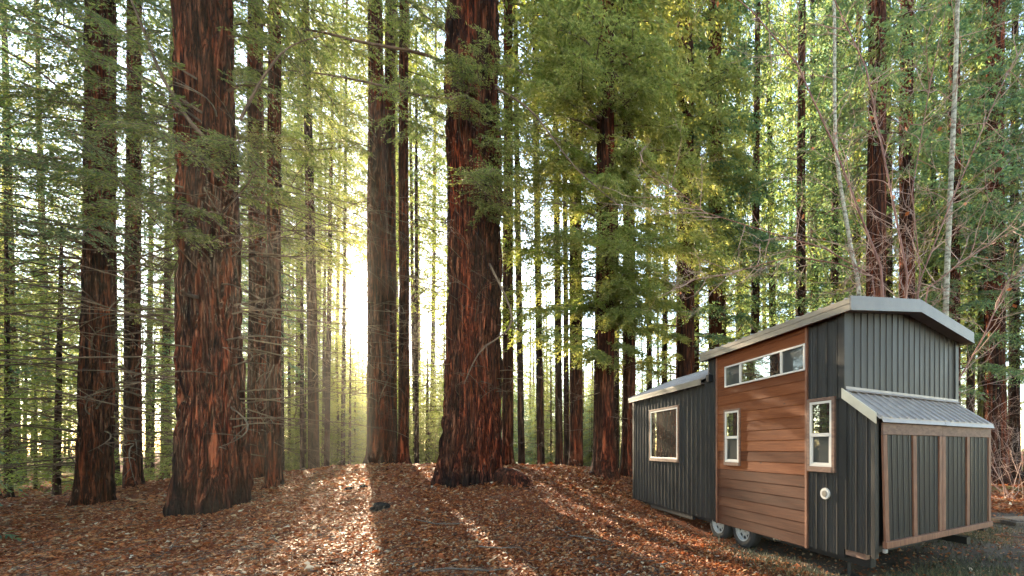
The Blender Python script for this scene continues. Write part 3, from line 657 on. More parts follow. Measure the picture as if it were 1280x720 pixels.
# ------------------------------------------------------------------ pale slender trunks and the bare deciduous tree behind the house
def path3(pts, d):
    return [at(px, py, d + (dd if (dd := 0) else 0)) for px, py in pts]
def bare_branching(rng, mb, p, d, L, r, depth, mi=0):
    k = 5; pts = [p.copy()]; q = p.copy(); e = d.copy()
    for j in range(k):
        e = (e + Vector(rng.normal(0, .16, 3)) + Vector((0, 0, .02))).normalized(); q = q + e * (L / k); pts.append(q.copy())
        if depth > 0 and j >= 1 and rng.random() < .8:
            f = (e + Vector(rng.normal(0, .75, 3))).normalized()
            bare_branching(rng, mb, q, f, L * rng.uniform(.4, .65), r * .55, depth - 1, mi)
    mb.tube(pts, [r * (1 - .6 * j / k) for j in range(k + 1)], 3 if r < .01 else 5, mi, cap=False)

def stem(pts, d, r0, r1, name, label, mat, seed, ntw, tl, twm):
    base = Vector(at(pts[0][0], pts[0][1], d)); g = gz1(base.x, base.y)
    root = tag(empty(name, (base.x, base.y, g)), label, 'tree')
    P = [Vector((0, 0, -.2))]
    W = [Vector(at(px, py, d)) - Vector((base.x, base.y, g)) for px, py in pts]
    P += [W[0] * .5 * Vector((0, 0, 1)).z if False else Vector((W[0].x * .5, W[0].y * .5, W[0].z * .5))] + W
    # resample smoothly
    Q = []
    for i in range(len(P) - 1):
        a, b, c, e = P[max(i - 1, 0)], P[i], P[i + 1], P[min(i + 2, len(P) - 1)]
        for t in np.linspace(0, 1, 7)[:-1]:
            Q.append(.5 * ((2 * b) + (c - a) * t + (2 * a - 5 * b + 4 * c - e) * t * t + (3 * b - a - 3 * c + e) * t ** 3))
    Q.append(P[-1]); n = len(Q)
    mb = MB(); mb.tube(Q, [r0 + (r1 - r0) * i / (n - 1) for i in range(n)], 12); mb.build('trunk', M[mat], root, True)
    rng = np.random.default_rng(seed); mt = MB()
    for _ in range(ntw):
        i = int(rng.integers(n // 3, n)); v = Vector(rng.normal(0, 1, 3)); v.z = abs(v.z) * .6 + .1; v.y *= .6
        bare_branching(rng, mt, Q[i].copy(), v.normalized(), tl * rng.uniform(.5, 1.1), .012, 2)
    mt.build('branches', M[twm], root)
    return root, Q
stem([(1074, 372), (1062, 300), (1045, 183), (1043, 20), (1040, -60)], 12.5, .08, .045, 'alder_tree', 'pale slender bare trunk rising behind the left end of the gable ridge', 'pale', 31, 16, 1.8, 'twig_pink')
stem([(1182, 392), (1190, 194), (1194, 100), (1197, 0), (1199, -60)], 12, .095, .05, 'alder_tree', 'pale slender bare trunk rising behind the right slope of the gable roof', 'pale', 32, 18, 1.8, 'twig_pink')

def bare_shrub():
    d = 10.6; base = Vector(at(1120, 560, d)); g = gz1(base.x, base.y); O = Vector((base.x, base.y, g))
    root = tag(empty('bare_shrub', O), 'leafless red-brown tree with long curving limbs behind the gable ridge', 'tree')
    rng = np.random.default_rng(41); mb = MB(); mt = MB(); ml = []
    def L(*pts, dd=0, r=.036):
        W = [Vector(at(px, py, d + dd)) - O for px, py in pts]; W = [Vector((0, 0, .0)), Vector((W[0].x * .4, W[0].y * .4, W[0].z * .5))] + W
        mb.tube(W, [r * (1.15 - .85 * i / (len(W) - 1)) for i in range(len(W))], 7, cap=False)
        for i in range(2, len(W)):
            for _ in range(6):
                t = rng.random(); p = W[i - 1].lerp(W[i], t); v = (W[i] - W[i - 1]).normalized() + Vector(rng.normal(0, .8, 3))
                bare_branching(rng, mt, p, v.normalized(), rng.uniform(.6, 1.8), .0115, 2)
                ml.append(p + v.normalized() * .6)
    L((1134, 344), (1118, 261), (1098, 161), (1082, 83), (1043, 0), (1020, -60))
    L((1101, 333), (1079, 278), (1043, 183), (995, 78), (940, 14), (900, -20), dd=-.3)
    L((1090, 345), (1030, 310), (960, 290), (880, 265), (800, 200), dd=.2, r=.024)
    L((1150, 350), (1190, 250), (1220, 180), (1260, 90), (1300, 20), dd=.3, r=.024)
    L((1160, 360), (1200, 330), (1245, 300), (1300, 270), dd=-.2, r=.024)
    L((1100, 350), (1050, 330), (990, 320), (900, 345), (860, 350), dd=.5, r=.024)
    L((1150, 340), (1140, 240), (1160, 120), (1180, 20), dd=.6, r=.024)
    L((1230, 420), (1260, 350), (1290, 330), (1320, 330), dd=.2, r=.024)
    mb.build('trunk', M['limb'], root, True); mt.build('branches', M['twig_pink'], root)
    # a few orange leaves that still cling on
    n = 46; V = []
    for i in range(n):
        c = np.array(ml[int(rng.integers(0, len(ml)))]); a = rng.normal(0, 1, 3); a /= np.linalg.norm(a); b = np.cross(a, rng.normal(0, 1, 3)); b /= np.linalg.norm(b); l = rng.uniform(.08, .16)
        V += [c - a * l * .5, c + b * l * .35, c + a * l * .5, c - b * l * .35]
    link('leaves', fast_mesh('leaves', np.array(V), np.arange(4 * n).reshape(n, 4)), M['orange'], root)
bare_shrub()

# lit twiggy brush beyond the storage bay
def brush(px, py, d, seed, n, L, label, mat='twig_pink', r=.013, face=None):
    x, y, _ = at(px, py, d); z = gz1(x, y); rng = np.random.default_rng(seed)
    root = tag(empty('brush', (x, y, z)), label, 'bush'); mb = MB()
    for _ in range(n):
        v = Vector(rng.normal(0, .55, 3)); v.z = abs(v.z) + .7
        if face is not None: v += Vector((cos(face), sin(face), 0)) * .6
        bare_branching(rng, mb, Vector((rng.normal(0, .15), rng.normal(0, .15), -.05)), v.normalized(), L * rng.uniform(.6, 1), r, 3)
    mb.build('branches', M[mat], root)
brush(1265, 604, 15, 51, 12, 3.2, 'tangle of pinkish bare twigs beyond the right side of the storage bay', face=pi)
brush(1215, 604, 13.5, 52, 10, 3.4, 'tall bare twig bush showing above the lean-to roof, right of the gable wall', face=pi)
brush(545, 585, 17.5, 53, 7, 2.6, 'arching bare bush between the clump of three and the huge central trunk', 'twig', .008)
brush(415, 588, 20, 54, 7, 2.2, 'low bare bush left of the clump of three beside the sun', 'twig', .008)
brush(300, 604, 18, 55, 6, 2.0, 'low bare bush behind the massive red-barked trunk', 'twig', .008)

# ------------------------------------------------------------------ ground details
LIT = 'reddish brown leaf litter covering the whole forest floor'
litter(230000, 1, -40, 1320, 4.9, 17, .03, .095, 'leaf_litter', LIT, 1.15)
litter(50000, 2, -60, 1340, 12, 34, .08, .17, 'leaf_litter', 'coarse sunlit leaf litter on the back of the mound and beyond the house')

def twig_litter(n, seed):
    r = np.random.default_rng(seed); mb = MB()
    for _ in range(n):
        d = 5 * (13 / 5) ** r.random(); px = r.uniform(0, 900); x = (px - CX) / F * d; a = r.random() * 6.28; L = r.uniform(.08, .45); q = []
        X = x + np.cos(a) * L * np.array([-.5, 0, .5]); Y = d + np.sin(a) * L * np.array([-.5, 0, .5]); X[1] += r.normal(0, L * .1); Z = gz(X, Y) + .03 + r.random(3) * .02
        mb.tube(list(zip(X, Y, Z)), [.006, .005, .003], 3, cap=False)
    tag(mb.build('twig_litter', M['stick']), 'small broken twigs strewn all through the leaf litter', 'twigs', kind='stuff')
twig_litter(1500, 9)
def rock(px, py, d, s, seed, name, label, cat, mat='char', sq=.6, group=None):
    x, y, _ = at(px, py, d); rng = np.random.default_rng(seed); import bmesh
    bm = bmesh.new(); bmesh.ops.create_icosphere(bm, subdivisions=3, radius=1); fn = vnoise(rng, 8, 8)
    for v in bm.verts:
        c = v.co; k = 1 + .5 * (float(fn(np.array([c.x * 2 + 4]), np.array([c.y * 2 + c.z * 3 + 4]))[0]) - .5) + .2 * (float(fn(np.array([c.z * 5 + 4]), np.array([c.y * 4 + 9]))[0]) - .5)
        v.co = Vector((c.x * s * k, c.y * s * k * .8, max(c.z, -.4) * s * k * sq))
    me = bpy.data.meshes.new(name); bm.to_mesh(me); bm.free()
    o = link(name, me, M[mat], None, False); o.location = (x, y, gz1(x, y) + s * .12); o.rotation_euler = (0, 0, rng.random() * 6)
    tag(o, label, cat, group)
rock(476, 636, 10.3, .20, 1, 'charred_stump', 'charred black lump of wood lying on the leaves in mid-foreground', 'stump', sq=.75)
rock(436, 614, 12, .10, 2, 'charred_chunk', 'leftmost of three small black wood chunks on the litter', 'wood chunk', sq=.9)
rock(445, 613, 12.2, .055, 3, 'charred_chunk', 'middle and smallest of three small black wood chunks on the litter', 'wood chunk', sq=.9)
rock(454, 612, 12.2, .10, 4, 'charred_chunk', 'rightmost of three small black wood chunks on the litter', 'wood chunk', sq=.9)
rock(381, 583, 17.3, .13, 5, 'charred_chunk', 'dark wood chunk on the crest left of the clump of three', 'wood chunk', sq=.7)
# big root mound at the right foot of the huge central tree
def root_mound():
    x, y, _ = at(648, 600, 12.8); z = gz1(x, y); mb = MB()
    pts = [(-1.0, .5, .05), (-.6, .25, .16), (-.15, .0, .14), (.2, -.25, .02), (.5, -.5, -.2)]
    mb.tube(pts, [.30, .34, .33, .27, .12], 14); o = mb.build('surface_root', M['bark'], None, True); o.location = (x, y, z)
    tag(o, 'short thick root hump at the right foot of the huge central redwood', 'root')
root_mound()
def stick(pts, d, r, label, grp=None, mat='stick'):
    W = []
    for px, py in pts:
        dd = HCAM * F / (py - HY); x, y, _ = at(px, py, dd)
        for _ in range(4):
            g = gz1(x, y); dd = (HCAM - g) * F / (py - HY); x, y, _ = at(px, py, dd)
        W.append(Vector((x, y, gz1(x, y) + r * .9 + .02)))
    r *= .7; c = W[0].copy(); mb = MB(); mb.tube([w - c for w in W], [r * (1 - .4 * i / (len(W) - 1)) for i in range(len(W))], 7)
    o = mb.build('fallen_stick', M[mat], None, True); o.location = c; tag(o, label, 'stick', grp)
stick([(520, 652), (545, 658), (575, 657), (600, 650)], 8, .022, 'thin grey curved stick on the leaves below the huge central tree')
stick([(525, 718), (560, 714), (610, 717), (640, 714)], 6, .028, 'longest grey stick, at the bottom edge of the litter')
stick([(598, 686), (625, 690), (650, 688)], 6.9, .022, 'grey stick on the open litter, a little right of the bottom centre')
stick([(712, 672), (735, 675), (757, 679)], 7.6, .026, 'dark-topped grey stick on the litter toward the house')
stick([(695, 664), (708, 668), (722, 666)], 8, .016, 'short pale twig piece beside the dark-topped stick')
stick([(196, 700), (212, 690), (222, 676), (228, 668)], 7, .012, 'thin pale twig standing out of the leaves at lower left')
stick([(338, 668), (344, 676), (352, 688)], 7, .012, 'small pale twig left of the sunlit strip')
stick([(820, 708), (850, 706), (872, 712)], 6, .016, 'thin grey stick near the bottom edge toward the wheels')
stick([(1244, 671), (1262, 673), (1284, 675)], 8.3, .03, 'pale plank-like stick on the dirt at the right edge', mat='trim')

def slab():
    x, y, _ = at(1272, 655, 10); z = gz1(x, y); mb = MB(); mb.box((-.55, -.35, 0), (.75, .35, .09)); mb.box((-.45, -.28, .09), (.65, .28, .12))
    o = mb.build('board_stack', M['stick'], None, bevel=.01); o.location = (x + .1, y, z); o.rotation_euler = (0, 0, .15); tag(o, 'low grey flat board pile on the ground at the right edge', 'boards')
slab()

def grass(name, cx, cy, sx, sy, n, h, label, seed):
    r = np.random.default_rng(seed); lx = cx + r.normal(0, sx, n); ly = cy + r.normal(0, sy, n)
    X = P0.x + lx * cos(CROT) - ly * sin(CROT); Y = P0.y + lx * sin(CROT) + ly * cos(CROT); Z = gz(X, Y)
    a = r.random(n) * 6.28; hh = h * r.uniform(.3, 1, n); w = .006; dx = np.c_[np.cos(a), np.sin(a), 0 * a]; ln = np.c_[r.normal(0, .45, n) * hh, r.normal(0, .45, n) * hh, hh]
    B = np.c_[X, Y, Z]; V = np.stack([B - dx * w, B + dx * w, B + ln * .6 + dx * w * .7, B + ln - dx * w * .1], 1)
    tag(link(name, fast_mesh(name, V.reshape(-1, 3), np.arange(4 * n).reshape(n, 4)), M['grass']), label, 'grass', kind='stuff')
grass('grass', -.3, .7, .2, 1.1, 2600, .12, 'dry dark grass growing along the near side of the house', 3)
grass('grass', 1.5, -.7, .9, .3, 3500, .12, 'dark weedy grass in the shade of the storage bay', 4)
grass('grass', 4.6, .8, 1.0, .5, 5000, .12, 'low grass strip by the dirt track at the right edge', 5)
def fern(px, py, d, seed, label, s=1.0):
    x, y, _ = at(px, py, d); z = gz1(x, y); r = np.random.default_rng(seed); V = []
    for i in range(14):
        a = r.random() * 6.28; L = s * r.uniform(.4, .7)
        for j in range(1, 12):
            t = j / 12; c = np.array([cos(a) * L * t, sin(a) * L * t, L * (1.1 * t - .95 * t * t)])
            for sg in (-1, 1):
                sd = np.array([-sin(a) * sg, cos(a) * sg, -.15]); l = L * .28 * (1 - t * .8); f = np.array([cos(a), sin(a), 0])
                V += [c, c + sd * l * .5 + f * .02, c + sd * l + f * .03, c + sd * l * .5 - f * .012]
    o = link('fern', fast_mesh('fern', np.array(V), np.arange(len(V)).reshape(-1, 4)), M['fern']); o.location = (x, y, z); tag(o, label, 'fern', 'ferns beyond the storage bay')
fern(1250, 600, 17, 1, 'green fern clump on the far litter, left one of two beyond the storage bay', 1.2)
fern(1272, 600, 17.5, 2, 'green fern clump at the right edge on the far litter', 1.0)

# ------------------------------------------------------------------ the tiny house
W_, L_, LT = 3.02, 7.45, 3.42            # width, length, length of the tall part
ZB = .40                                  # underside of cladding
EV, RDG = 3.90, 4.15                      # main roof: eave top, ridge top
EV2, RDG2 = 3.38, 4.10
house = tag(empty('tiny_house', P0, CROT), 'charcoal metal tiny house on wheels with cedar side panel and grey gable roof', 'tiny house')
def ribbed(s0, s1, zb, zt, P, pitch=.19, rw=.03, rd=.022, offs=0., minor=True, notch=None):
    """ribbed sheet from s0 to s1; zt(s) top; P(s, depth, z) -> xyz"""
    prof = []; s = s0; prof.append((s0, 0)); k = s0 + offs
    while k + rw < s1:
        if k > s0 + .01:
            prof += [(k, 0), (k + .006, rd), (k + rw - .006, rd), (k + rw, 0)]
            if minor and k + pitch < s1:
                for q in (.36, .64):
                    c = k + rw / 2 + pitch * q; prof += [(c - .010, 0), (c - .005, .005), (c + .005, .005), (c + .010, 0)]
        k += pitch
    prof.append((s1, 0)); mb = MB()
    zbf = zb if callable(zb) else (lambda s: zb)
    for (a, da), (b, db) in zip(prof[:-1], prof[1:]):
        if b - a < 1e-6: continue
        mb.poly([P(a, da, zbf(a)), P(b, db, zbf(b)), P(b, db, zt(b)), P(a, da, zt(a))])
    return mb
side = lambda s, dpt, z: (-dpt, s, z)
# solid body shells (plain, dark, sit 1 cm behind the sheets)
mb = MB()
g = .012; hr = lambda x: EV - .07 + (RDG - EV) * (1 - abs(x - W_ / 2) / (W_ / 2))
prof = [(g, g, ZB + .02), (W_ - g, g, ZB + .02), (W_ - g, g, hr(W_)), (W_ / 2, g, hr(W_ / 2)), (g, g, hr(0))]
mb.prism(prof, (0, 0, 0), (0, LT - g, 0)); mb.build('body_shell', M['metal'], house)
mb = MB(); prof = [(g, LT, ZB + .02), (W_ - g, LT, ZB + .02), (W_ - g, LT, EV2 - .08), (W_ / 2, LT, RDG2 - .08), (g, LT, EV2 - .08)]
mb.prism(prof, (0, 0, 0), (0, L_ - LT - g, 0)); mb.build('low_body_shell', M['metal'], house)
WY0, WY1 = .66, 3.06                      # cedar panel extent (y)
zt_side = lambda s: EV - .10
def wins(mb_): return mb_
# side sheets: near strip, step strip, far part, bay cheek
ribbed(0, WY0, ZB, zt_side, side, .185, offs=.09).build('near_side_siding', M['metal'], house)
ribbed(WY1, LT, ZB, zt_side, side, .19, offs=.10, minor=False).build('step_siding', M['metal'], house)
ribbed(LT, L_, ZB, lambda s: EV2 - .05, side, .19, offs=.07, minor=False).build('far_side_siding', M['metal'], house)
# other side and far end, plain ribs
ribbed(0, LT, ZB, zt_side, lambda s, d_, z: (W_ + d_, s, z)).build('back_siding', M['metal'], house)
ribbed(LT, L_, ZB, lambda s: EV2 - .05, lambda s, d_, z: (W_ + d_, s, z)).build('back_low_siding', M['metal'], house)
ribbed(0, W_, ZB, lambda s: EV2 - .1 + (RDG2 - EV2) * (1 - abs(s - W_ / 2) / (W_ / 2)), lambda s, d_, z: (s, L_ + d_, z)).build('far_end_siding', M['metal'], house)
# near gable wall
ribbed(0, W_, 2.5, lambda s: hr(s) - .03, lambda s, d_, z: (s, -d_, z), .15, .022, .012, .06, False).build('gable_siding', M['metal'], house)
# corner and joint flashings
def angle_flash(c, z0, z1):
    mb = MB(); mb.prism([(x, y, z0) for x, y in c], (0, 0, 0), (0, 0, z1 - z0)); mb.build('corner_flashing', M['metal'], house, bevel=.003)
angle_flash([(-.030, -.030), (.10, -.030), (.10, -.004), (-.004, -.004), (-.004, .075), (-.030, .075)], 2.60, EV - .12)
angle_flash([(W_ - .08, -.030), (W_ + .03, -.030), (W_ + .03, .08), (W_ + .004, .08), (W_ + .004, -.004), (W_ - .08, -.004)], 2.5, EV - .12)
angle_flash([(-.03, L_ - .07), (-.004, L_ - .07), (-.004, L_ + .03), (-.03, L_ + .03)], ZB, EV2 - .1)
mb = MB(); mb.box((-.034, -.02, 2.585), (-.004, .30, 2.60)); mb.build('joint_flashing', M['black'], house)
# screws on the near strip
mb = MB()
for zz in (.9, 1.45, 2.0, 2.9, 3.3, 3.6):
    for s in (.05, .17, .24, .36, .43, .55, .62):
        if 1.55 < zz < 2.7 and s > .12: continue
        mb.tube([(-.004, s, zz + (s * 7 % .1)), (-.012, s, zz + (s * 7 % .1))], .007, 6)
mb.build('screws', M['black'], house)

# cedar lap siding
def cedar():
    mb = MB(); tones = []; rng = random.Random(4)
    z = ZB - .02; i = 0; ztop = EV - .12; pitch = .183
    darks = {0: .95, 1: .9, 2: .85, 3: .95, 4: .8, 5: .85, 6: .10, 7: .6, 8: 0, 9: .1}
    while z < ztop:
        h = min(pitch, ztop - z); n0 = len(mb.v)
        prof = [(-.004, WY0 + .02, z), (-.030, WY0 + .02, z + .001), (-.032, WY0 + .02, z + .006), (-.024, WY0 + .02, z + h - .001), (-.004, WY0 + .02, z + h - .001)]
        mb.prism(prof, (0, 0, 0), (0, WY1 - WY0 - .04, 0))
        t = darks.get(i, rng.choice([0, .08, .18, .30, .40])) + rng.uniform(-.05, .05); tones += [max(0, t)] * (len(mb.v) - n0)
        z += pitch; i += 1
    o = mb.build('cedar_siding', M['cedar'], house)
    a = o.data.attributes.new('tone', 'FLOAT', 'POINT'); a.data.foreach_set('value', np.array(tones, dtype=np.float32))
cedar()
mb = MB(); mb.box((-.044, WY0 - .02, ZB - .03), (-.004, WY0 + .02, EV - .12)); mb.build('cedar_corner_trim', M['trim'], house, bevel=.003)
mb = MB(); mb.box((-.044, WY1 - .02, ZB - .03), (-.004, WY1 + .02, EV - .12)); mb.build('cedar_corner_trim', M['trim'], house, bevel=.003)

# windows on the side wall
def window(y0, y1, z0, z1, kind, tw=.035, sill=.0, label=None):
    """trim outer rectangle y0..y1, z0..z1 (y0 nearest)"""
    w = MB(); D = -.060
    for a, b in (((D, y0, z0), (-.004, y0 + tw, z1)), ((D, y1 - tw, z0), (-.004, y1, z1)), ((D - .002, y0 + tw, z1 - tw), (-.004, y1 - tw, z1)), ((D - .006, y0 + tw, z0), (-.004, y1 - tw, z0 + tw + sill))):
        w.box(a, b)
    W = w.build('window', M['trim_dark'] if kind != 'slider' else M['vinyl'], house, bevel=.003)
    if label: W['label'] = label
    a0, a1, b0, b1 = y0 + tw, y1 - tw, z0 + tw + sill, z1 - tw; f = MB(); fw = .036; X0, X1 = -.056, -.004
    if kind == 'slider': a0, a1, b0, b1 = y0, y1, z0, z1; fw = .03; X0 = -.062
    f.box((X0, a0, b0), (X1, a0 + fw, b1)); f.box((X0, a1 - fw, b0), (X1, a1, b1)); f.box((X0, a0 + fw, b1 - fw), (X1, a1 - fw, b1)); f.box((X0, a0 + fw, b0), (X1, a1 - fw, b0 + fw))
    p = []
    if kind == 'hung':
        zm = b0 + (b1 - b0) * .485; f.box((X0 - .006, a0 + fw, zm - .025), (X1, a1 - fw, zm + .025)); p = [((a0 + fw, zm + .025, a1 - fw, b1 - fw), 'glass'), ((a0 + fw, b0 + fw, a1 - fw, zm - .025), 'screen')]
        f.box((-.046, a0 + fw, b0 + fw), (X1, a0 + fw + .02, zm - .025)); f.box((-.046, a1 - fw - .02, b0 + fw), (X1, a1 - fw, zm - .025)); f.box((-.046, a0 + fw + .02, b0 + fw), (X1, a1 - fw - .02, b0 + fw + .02))
    elif kind == 'slider':
        m1 = a0 + (a1 - a0) * .245; m2 = a0 + (a1 - a0) * .765
        for mm in (m1, m2): f.box((X0, mm - .02, b0 + fw), (X1, mm + .02, b1 - fw))
        p = [((a0 + fw, b0 + fw, m1 - .02, b1 - fw), 'screen'), ((m1 + .02, b0 + fw, m2 - .02, b1 - fw), 'glass'), ((m2 + .02, b0 + fw, a1 - fw, b1 - fw), 'screen')]
    else: p = [((a0 + fw, b0 + fw, a1 - fw, b1 - fw), 'glass')]
    if kind == 'slider':
        bpy.data.objects.remove(W); W = f.build('window', M['vinyl'], house, bevel=.003)
        if label: W['label'] = label
    else: f.build('frame', M['vinyl'], W, bevel=.003)
    for (q0, r0, q1, r1), mt in p:
        g_ = MB(); x = -.041 if mt == 'glass' else -.037
        g_.poly([(x, q0 - .005, r0 - .005), (x, q0 - .005, r1 + .005), (x, q1 + .005, r1 + .005), (x, q1 + .005, r0 - .005)]); g_.build('pane', M[mt], W)
def yz(px, py, off=0.0):
    """pixel on the side plane (x = off) -> (y, z)"""
    s = (px - CX) / F; c, sn = cos(CROT), sin(CROT)
    bx, by = P0.x + off * c, P0.y + off * sn
    y = (bx - s * by) / (s * c + sn); D = by + y * c
    return y, HCAM + (HY - py) / F * D
def win_px(pl, pr, tl, tr, bl, br, kind, **k):
    o = -.045
    y1, za = yz(pl, tl, o); y0, zb = yz(pr, tr, o); _, zc = yz(pl, bl, o); _, zd = yz(pr, br, o)
    window(y0, y1, (zc + zd) / 2, (za + zb) / 2, kind, **k); return y0, y1, (zc + zd) / 2, (za + zb) / 2
print(win_px(906.3, 1006.5, 458, 430.5, 484, 464, 'slider', label='long cream three-part window high in the cedar panel'))
print(win_px(905.2, 925, 512, 511, 581, 583, 'hung', sill=.03, label='small narrow double-hung window in the cedar panel'))
print(win_px(1009.3, 1043.5, 499, 496, 589, 591, 'hung', tw=.05, sill=.03, label='larger double-hung window right of the cedar panel'))
print(win_px(812.2, 848, 511.5, 507.5, 575.5, 578.5, 'fixed', tw=.05, sill=.02, label='square fixed window in the low far part'))
# round vent
yv, zv = yz(1031.5, 617, -.03); mb = MB(); n = 28
def disc(mb, x, y, z, r0, r1, xa, xb):
    mb.tube([(xa, y, z), (xb, y, z)], [r0, r1], n)
disc(mb, 0, yv, zv, .085, .08, -.02, -.045); v = mb.build('vent', M['vinyl'], house)
mb = MB(); disc(mb, 0, yv, zv, .048, .042, -.046, -.056); mb.build('vent_cap', M['fascia'], v)
# junction box / outdoor lamp where the low roof meets the tall part
mb = MB(); mb.box((-.12, LT - .20, 3.28), (-.02, LT - .10, 3.42)); mb.tube([(-.07, LT - .15, 3.42), (-.07, LT - .15, 3.45)], [.03, .015], 8); mb.build('outdoor_light', M['black'], house, bevel=.01)

# main roof
def roof(y0, y1, ev, rd, oh, fh, nm, fasc_end, fasc_side, ribs=.22, ends=(True, True)):
    """low gable roof with ribbed sheet, fascias and soffit"""
    mid = W_ / 2; sl = (rd - ev) / (mid + oh); root = None
    mb = MB(); th = .022
    # slab
    pr = [(-oh, y0, ev), (mid, y0, rd), (W_ + oh, y0, ev), (W_ + oh, y0, ev - .03), (mid, y0, rd - .03), (-oh, y0, ev - .03)]
    mb.prism(pr, (0, 0, 0), (0, y1 - y0, 0))
    y = y0 + .06
    while y < y1 - .03:                                    # standing ribs run down the slope
        for sgn in (0, 1):
            a = (-oh - .02, ev - .02 * sl) if sgn == 0 else (W_ + oh + .02, ev - .02 * sl)
            q = [(a[0], y, a[1] + .002), (a[0], y + .008, a[1] + th), (a[0], y + .028, a[1] + th), (a[0], y + .036, a[1] + .002)]
            mb.prism(q, (0, 0, 0), (mid - a[0], 0, rd - a[1]))
        y += ribs
    root = mb.build(nm, M['roof'], house)
    mb = MB(); mb.prism([(mid - .14, y0 - .005, rd - .14 * sl + .024), (mid, y0 - .005, rd + .03), (mid + .14, y0 - .005, rd - .14 * sl + .024), (mid + .14, y0 - .005, rd - .14 * sl + .018), (mid - .14, y0 - .005, rd - .14 * sl + .018)], (0, 0, 0), (0, y1 - y0 + .01, 0)); mb.build('ridge_cap', M['roof'], root)
    for x0, x1 in ((-oh - .02, -oh), (W_ + oh, W_ + oh + .02)):
        mb = MB(); mb.box((x0, y0, ev - fh), (x1, y1, ev - .002)); mb.box((x0 - .006 if x0 < 0 else x0, y0, ev - fh * .45), (x1 if x0 < 0 else x1 + .006, y1, ev - .004)); mb.build('fascia', M[fasc_side], root)
    for k, yy in enumerate((y0, y1)):
        if not ends[k]: continue
        s = -1 if k == 0 else 1
        for t0, t1 in ((0, .022), (.022, .030)):
            mb = MB(); up = 0 if t0 == 0 else -fh * .45; lowr = fh if t0 == 0 else fh * .0 + fh * .85
            a, b = yy + s * t0, yy + s * t1
            if t0 == 0: z_hi, z_lo = .012, fh
            else: z_hi, z_lo = fh * .86, fh + .008
            pr = [(-oh - .026, a, ev - z_hi), (mid, a, rd - z_hi + .012), (W_ + oh + .026, a, ev - z_hi), (W_ + oh + .026, a, ev - z_lo), (mid, a, rd - z_lo + .012), (-oh - .026, a, ev - z_lo)]
            if t0 == 0: pr[0] = (-oh - .026, a, ev + .02); pr[1] = (mid, a, rd + .034); pr[2] = (W_ + oh + .026, a, ev + .02)
            mb.prism(pr, (0, 0, 0), (0, b - a, 0)); mb.build('gable_fascia', M[fasc_end], root)
    # soffit
    mb = MB(); mb.prism([(-oh, y0 + .001, ev - fh + .03), (-.002, y0 + .001, ev - fh + .03), (-.002, y0 + .001, ev - fh + .045), (-oh, y0 + .001, ev - fh + .045)], (0, 0, 0), (0, y1 - y0 - .002, 0))
    z1 = rd - (ev - (ev - fh + .04)) ; mb.build('soffit', M['fascia_grey'], root)
    return root
roof(-.20, LT + .10, EV, RDG, .12, .165, 'main_roof', 'fascia_grey', 'fascia')
roof(LT + .12, L_ + .10, EV2, RDG2, .10, .13, 'low_roof', 'fascia_grey', 'fascia', ribs=.2, ends=(False, True))
# gable soffit under the front overhang
mb = MB(); mid = W_ / 2
mb.prism([(-.12, -.198, EV - .135), (mid, -.198, RDG - .135), (W_ + .12, -.198, EV - .135), (W_ + .12, -.198, EV - .115), (mid, -.198, RDG - .115), (-.12, -.198, EV - .115)], (0, 0, 0), (0, .196, 0)); mb.build('gable_soffit', M['fascia_grey'], house)

# storage bay with lean-to roof
BD = .49; BT, BE = 2.70, 2.30            # depth, top and eave heights of the lean-to
sl = (BT - BE) / (BD + .06)
ribbed(-BD + .06, -.002, .50, lambda s: BT - .06 + s * sl, side, .16, offs=.05).build('bay_cheek_siding', M['metal'], house)
mb = MB(); mb.box((-.025, -BD + .0, .47), (.06, -BD + .055, BE - .02)); mb.build('bay_corner_post', M['metal'], house, bevel=.004)
mb = MB(); mb.box((.012, -BD + .10, .55), (W_ - .012, -.004, BE - .06)); mb.prism([(.012, -BD + .10, BE - .06), (.012, -.004, BE - .06), (.012, -.004, BT - .08), (.012, -BD + .10, BE + .02)], (0, 0, 0), (W_ - .024, 0, 0)); mb.build('bay_shell', M['black'], house)
ribbed(-BD + .06, -.002, .50, lambda s: BT - .06 + s * sl, lambda s, d_, z: (W_ + d_, s, z), .16).build('bay_cheek_siding', M['metal'], house)
mb = MB()
pr = [(-.03, -.002, BT), (-.03, -BD - .07, BT - sl * (BD + .07)), (-.03, -BD - .07, BT - sl * (BD + .07) - .02), (-.03, -.002, BT - .02)]
mb.prism(pr, (0, 0, 0), (W_ + .06, 0, 0))
x = .0
while x < W_:
    q = [(x, -.01, BT), (x + .009, -.01, BT + .02), (x + .034, -.01, BT + .02), (x + .043, -.01, BT)]
    mb.prism(q, (0, 0, 0), (0, -BD - .07, -sl * (BD + .07))); x += .19
lr = mb.build('lean_to_roof', M['roof'], house)
mb = MB(); mb.box((.0, -.035, BT + .01), (W_, -.026, BT + .055)); mb.prism([(0, -.075, BT - .015), (0, -.03, BT + .02), (0, -.03, BT + .026), (0, -.078, BT - .008)], (0, 0, 0), (W_, 0, 0)); mb.build('head_flashing', M['roof'], lr)
ez = BT - sl * (BD + .07)
mb = MB(); mb.prism([(.02, -BD - .072, ez - .012), (.02, -BD - .092, ez - .062), (.02, -BD - .086, ez - .065), (.02, -BD - .064, ez - .02)], (0, 0, 0), (W_ / 2 - .01, 0, 0))
mb.prism([(W_ / 2 + .012, -BD - .074, ez - .012), (W_ / 2 + .012, -BD - .096, ez - .065), (W_ / 2 + .012, -BD - .09, ez - .068), (W_ / 2 + .012, -BD - .066, ez - .02)], (0, 0, 0), (W_ / 2, 0, 0)); mb.build('drip_edge', M['roof'], lr)
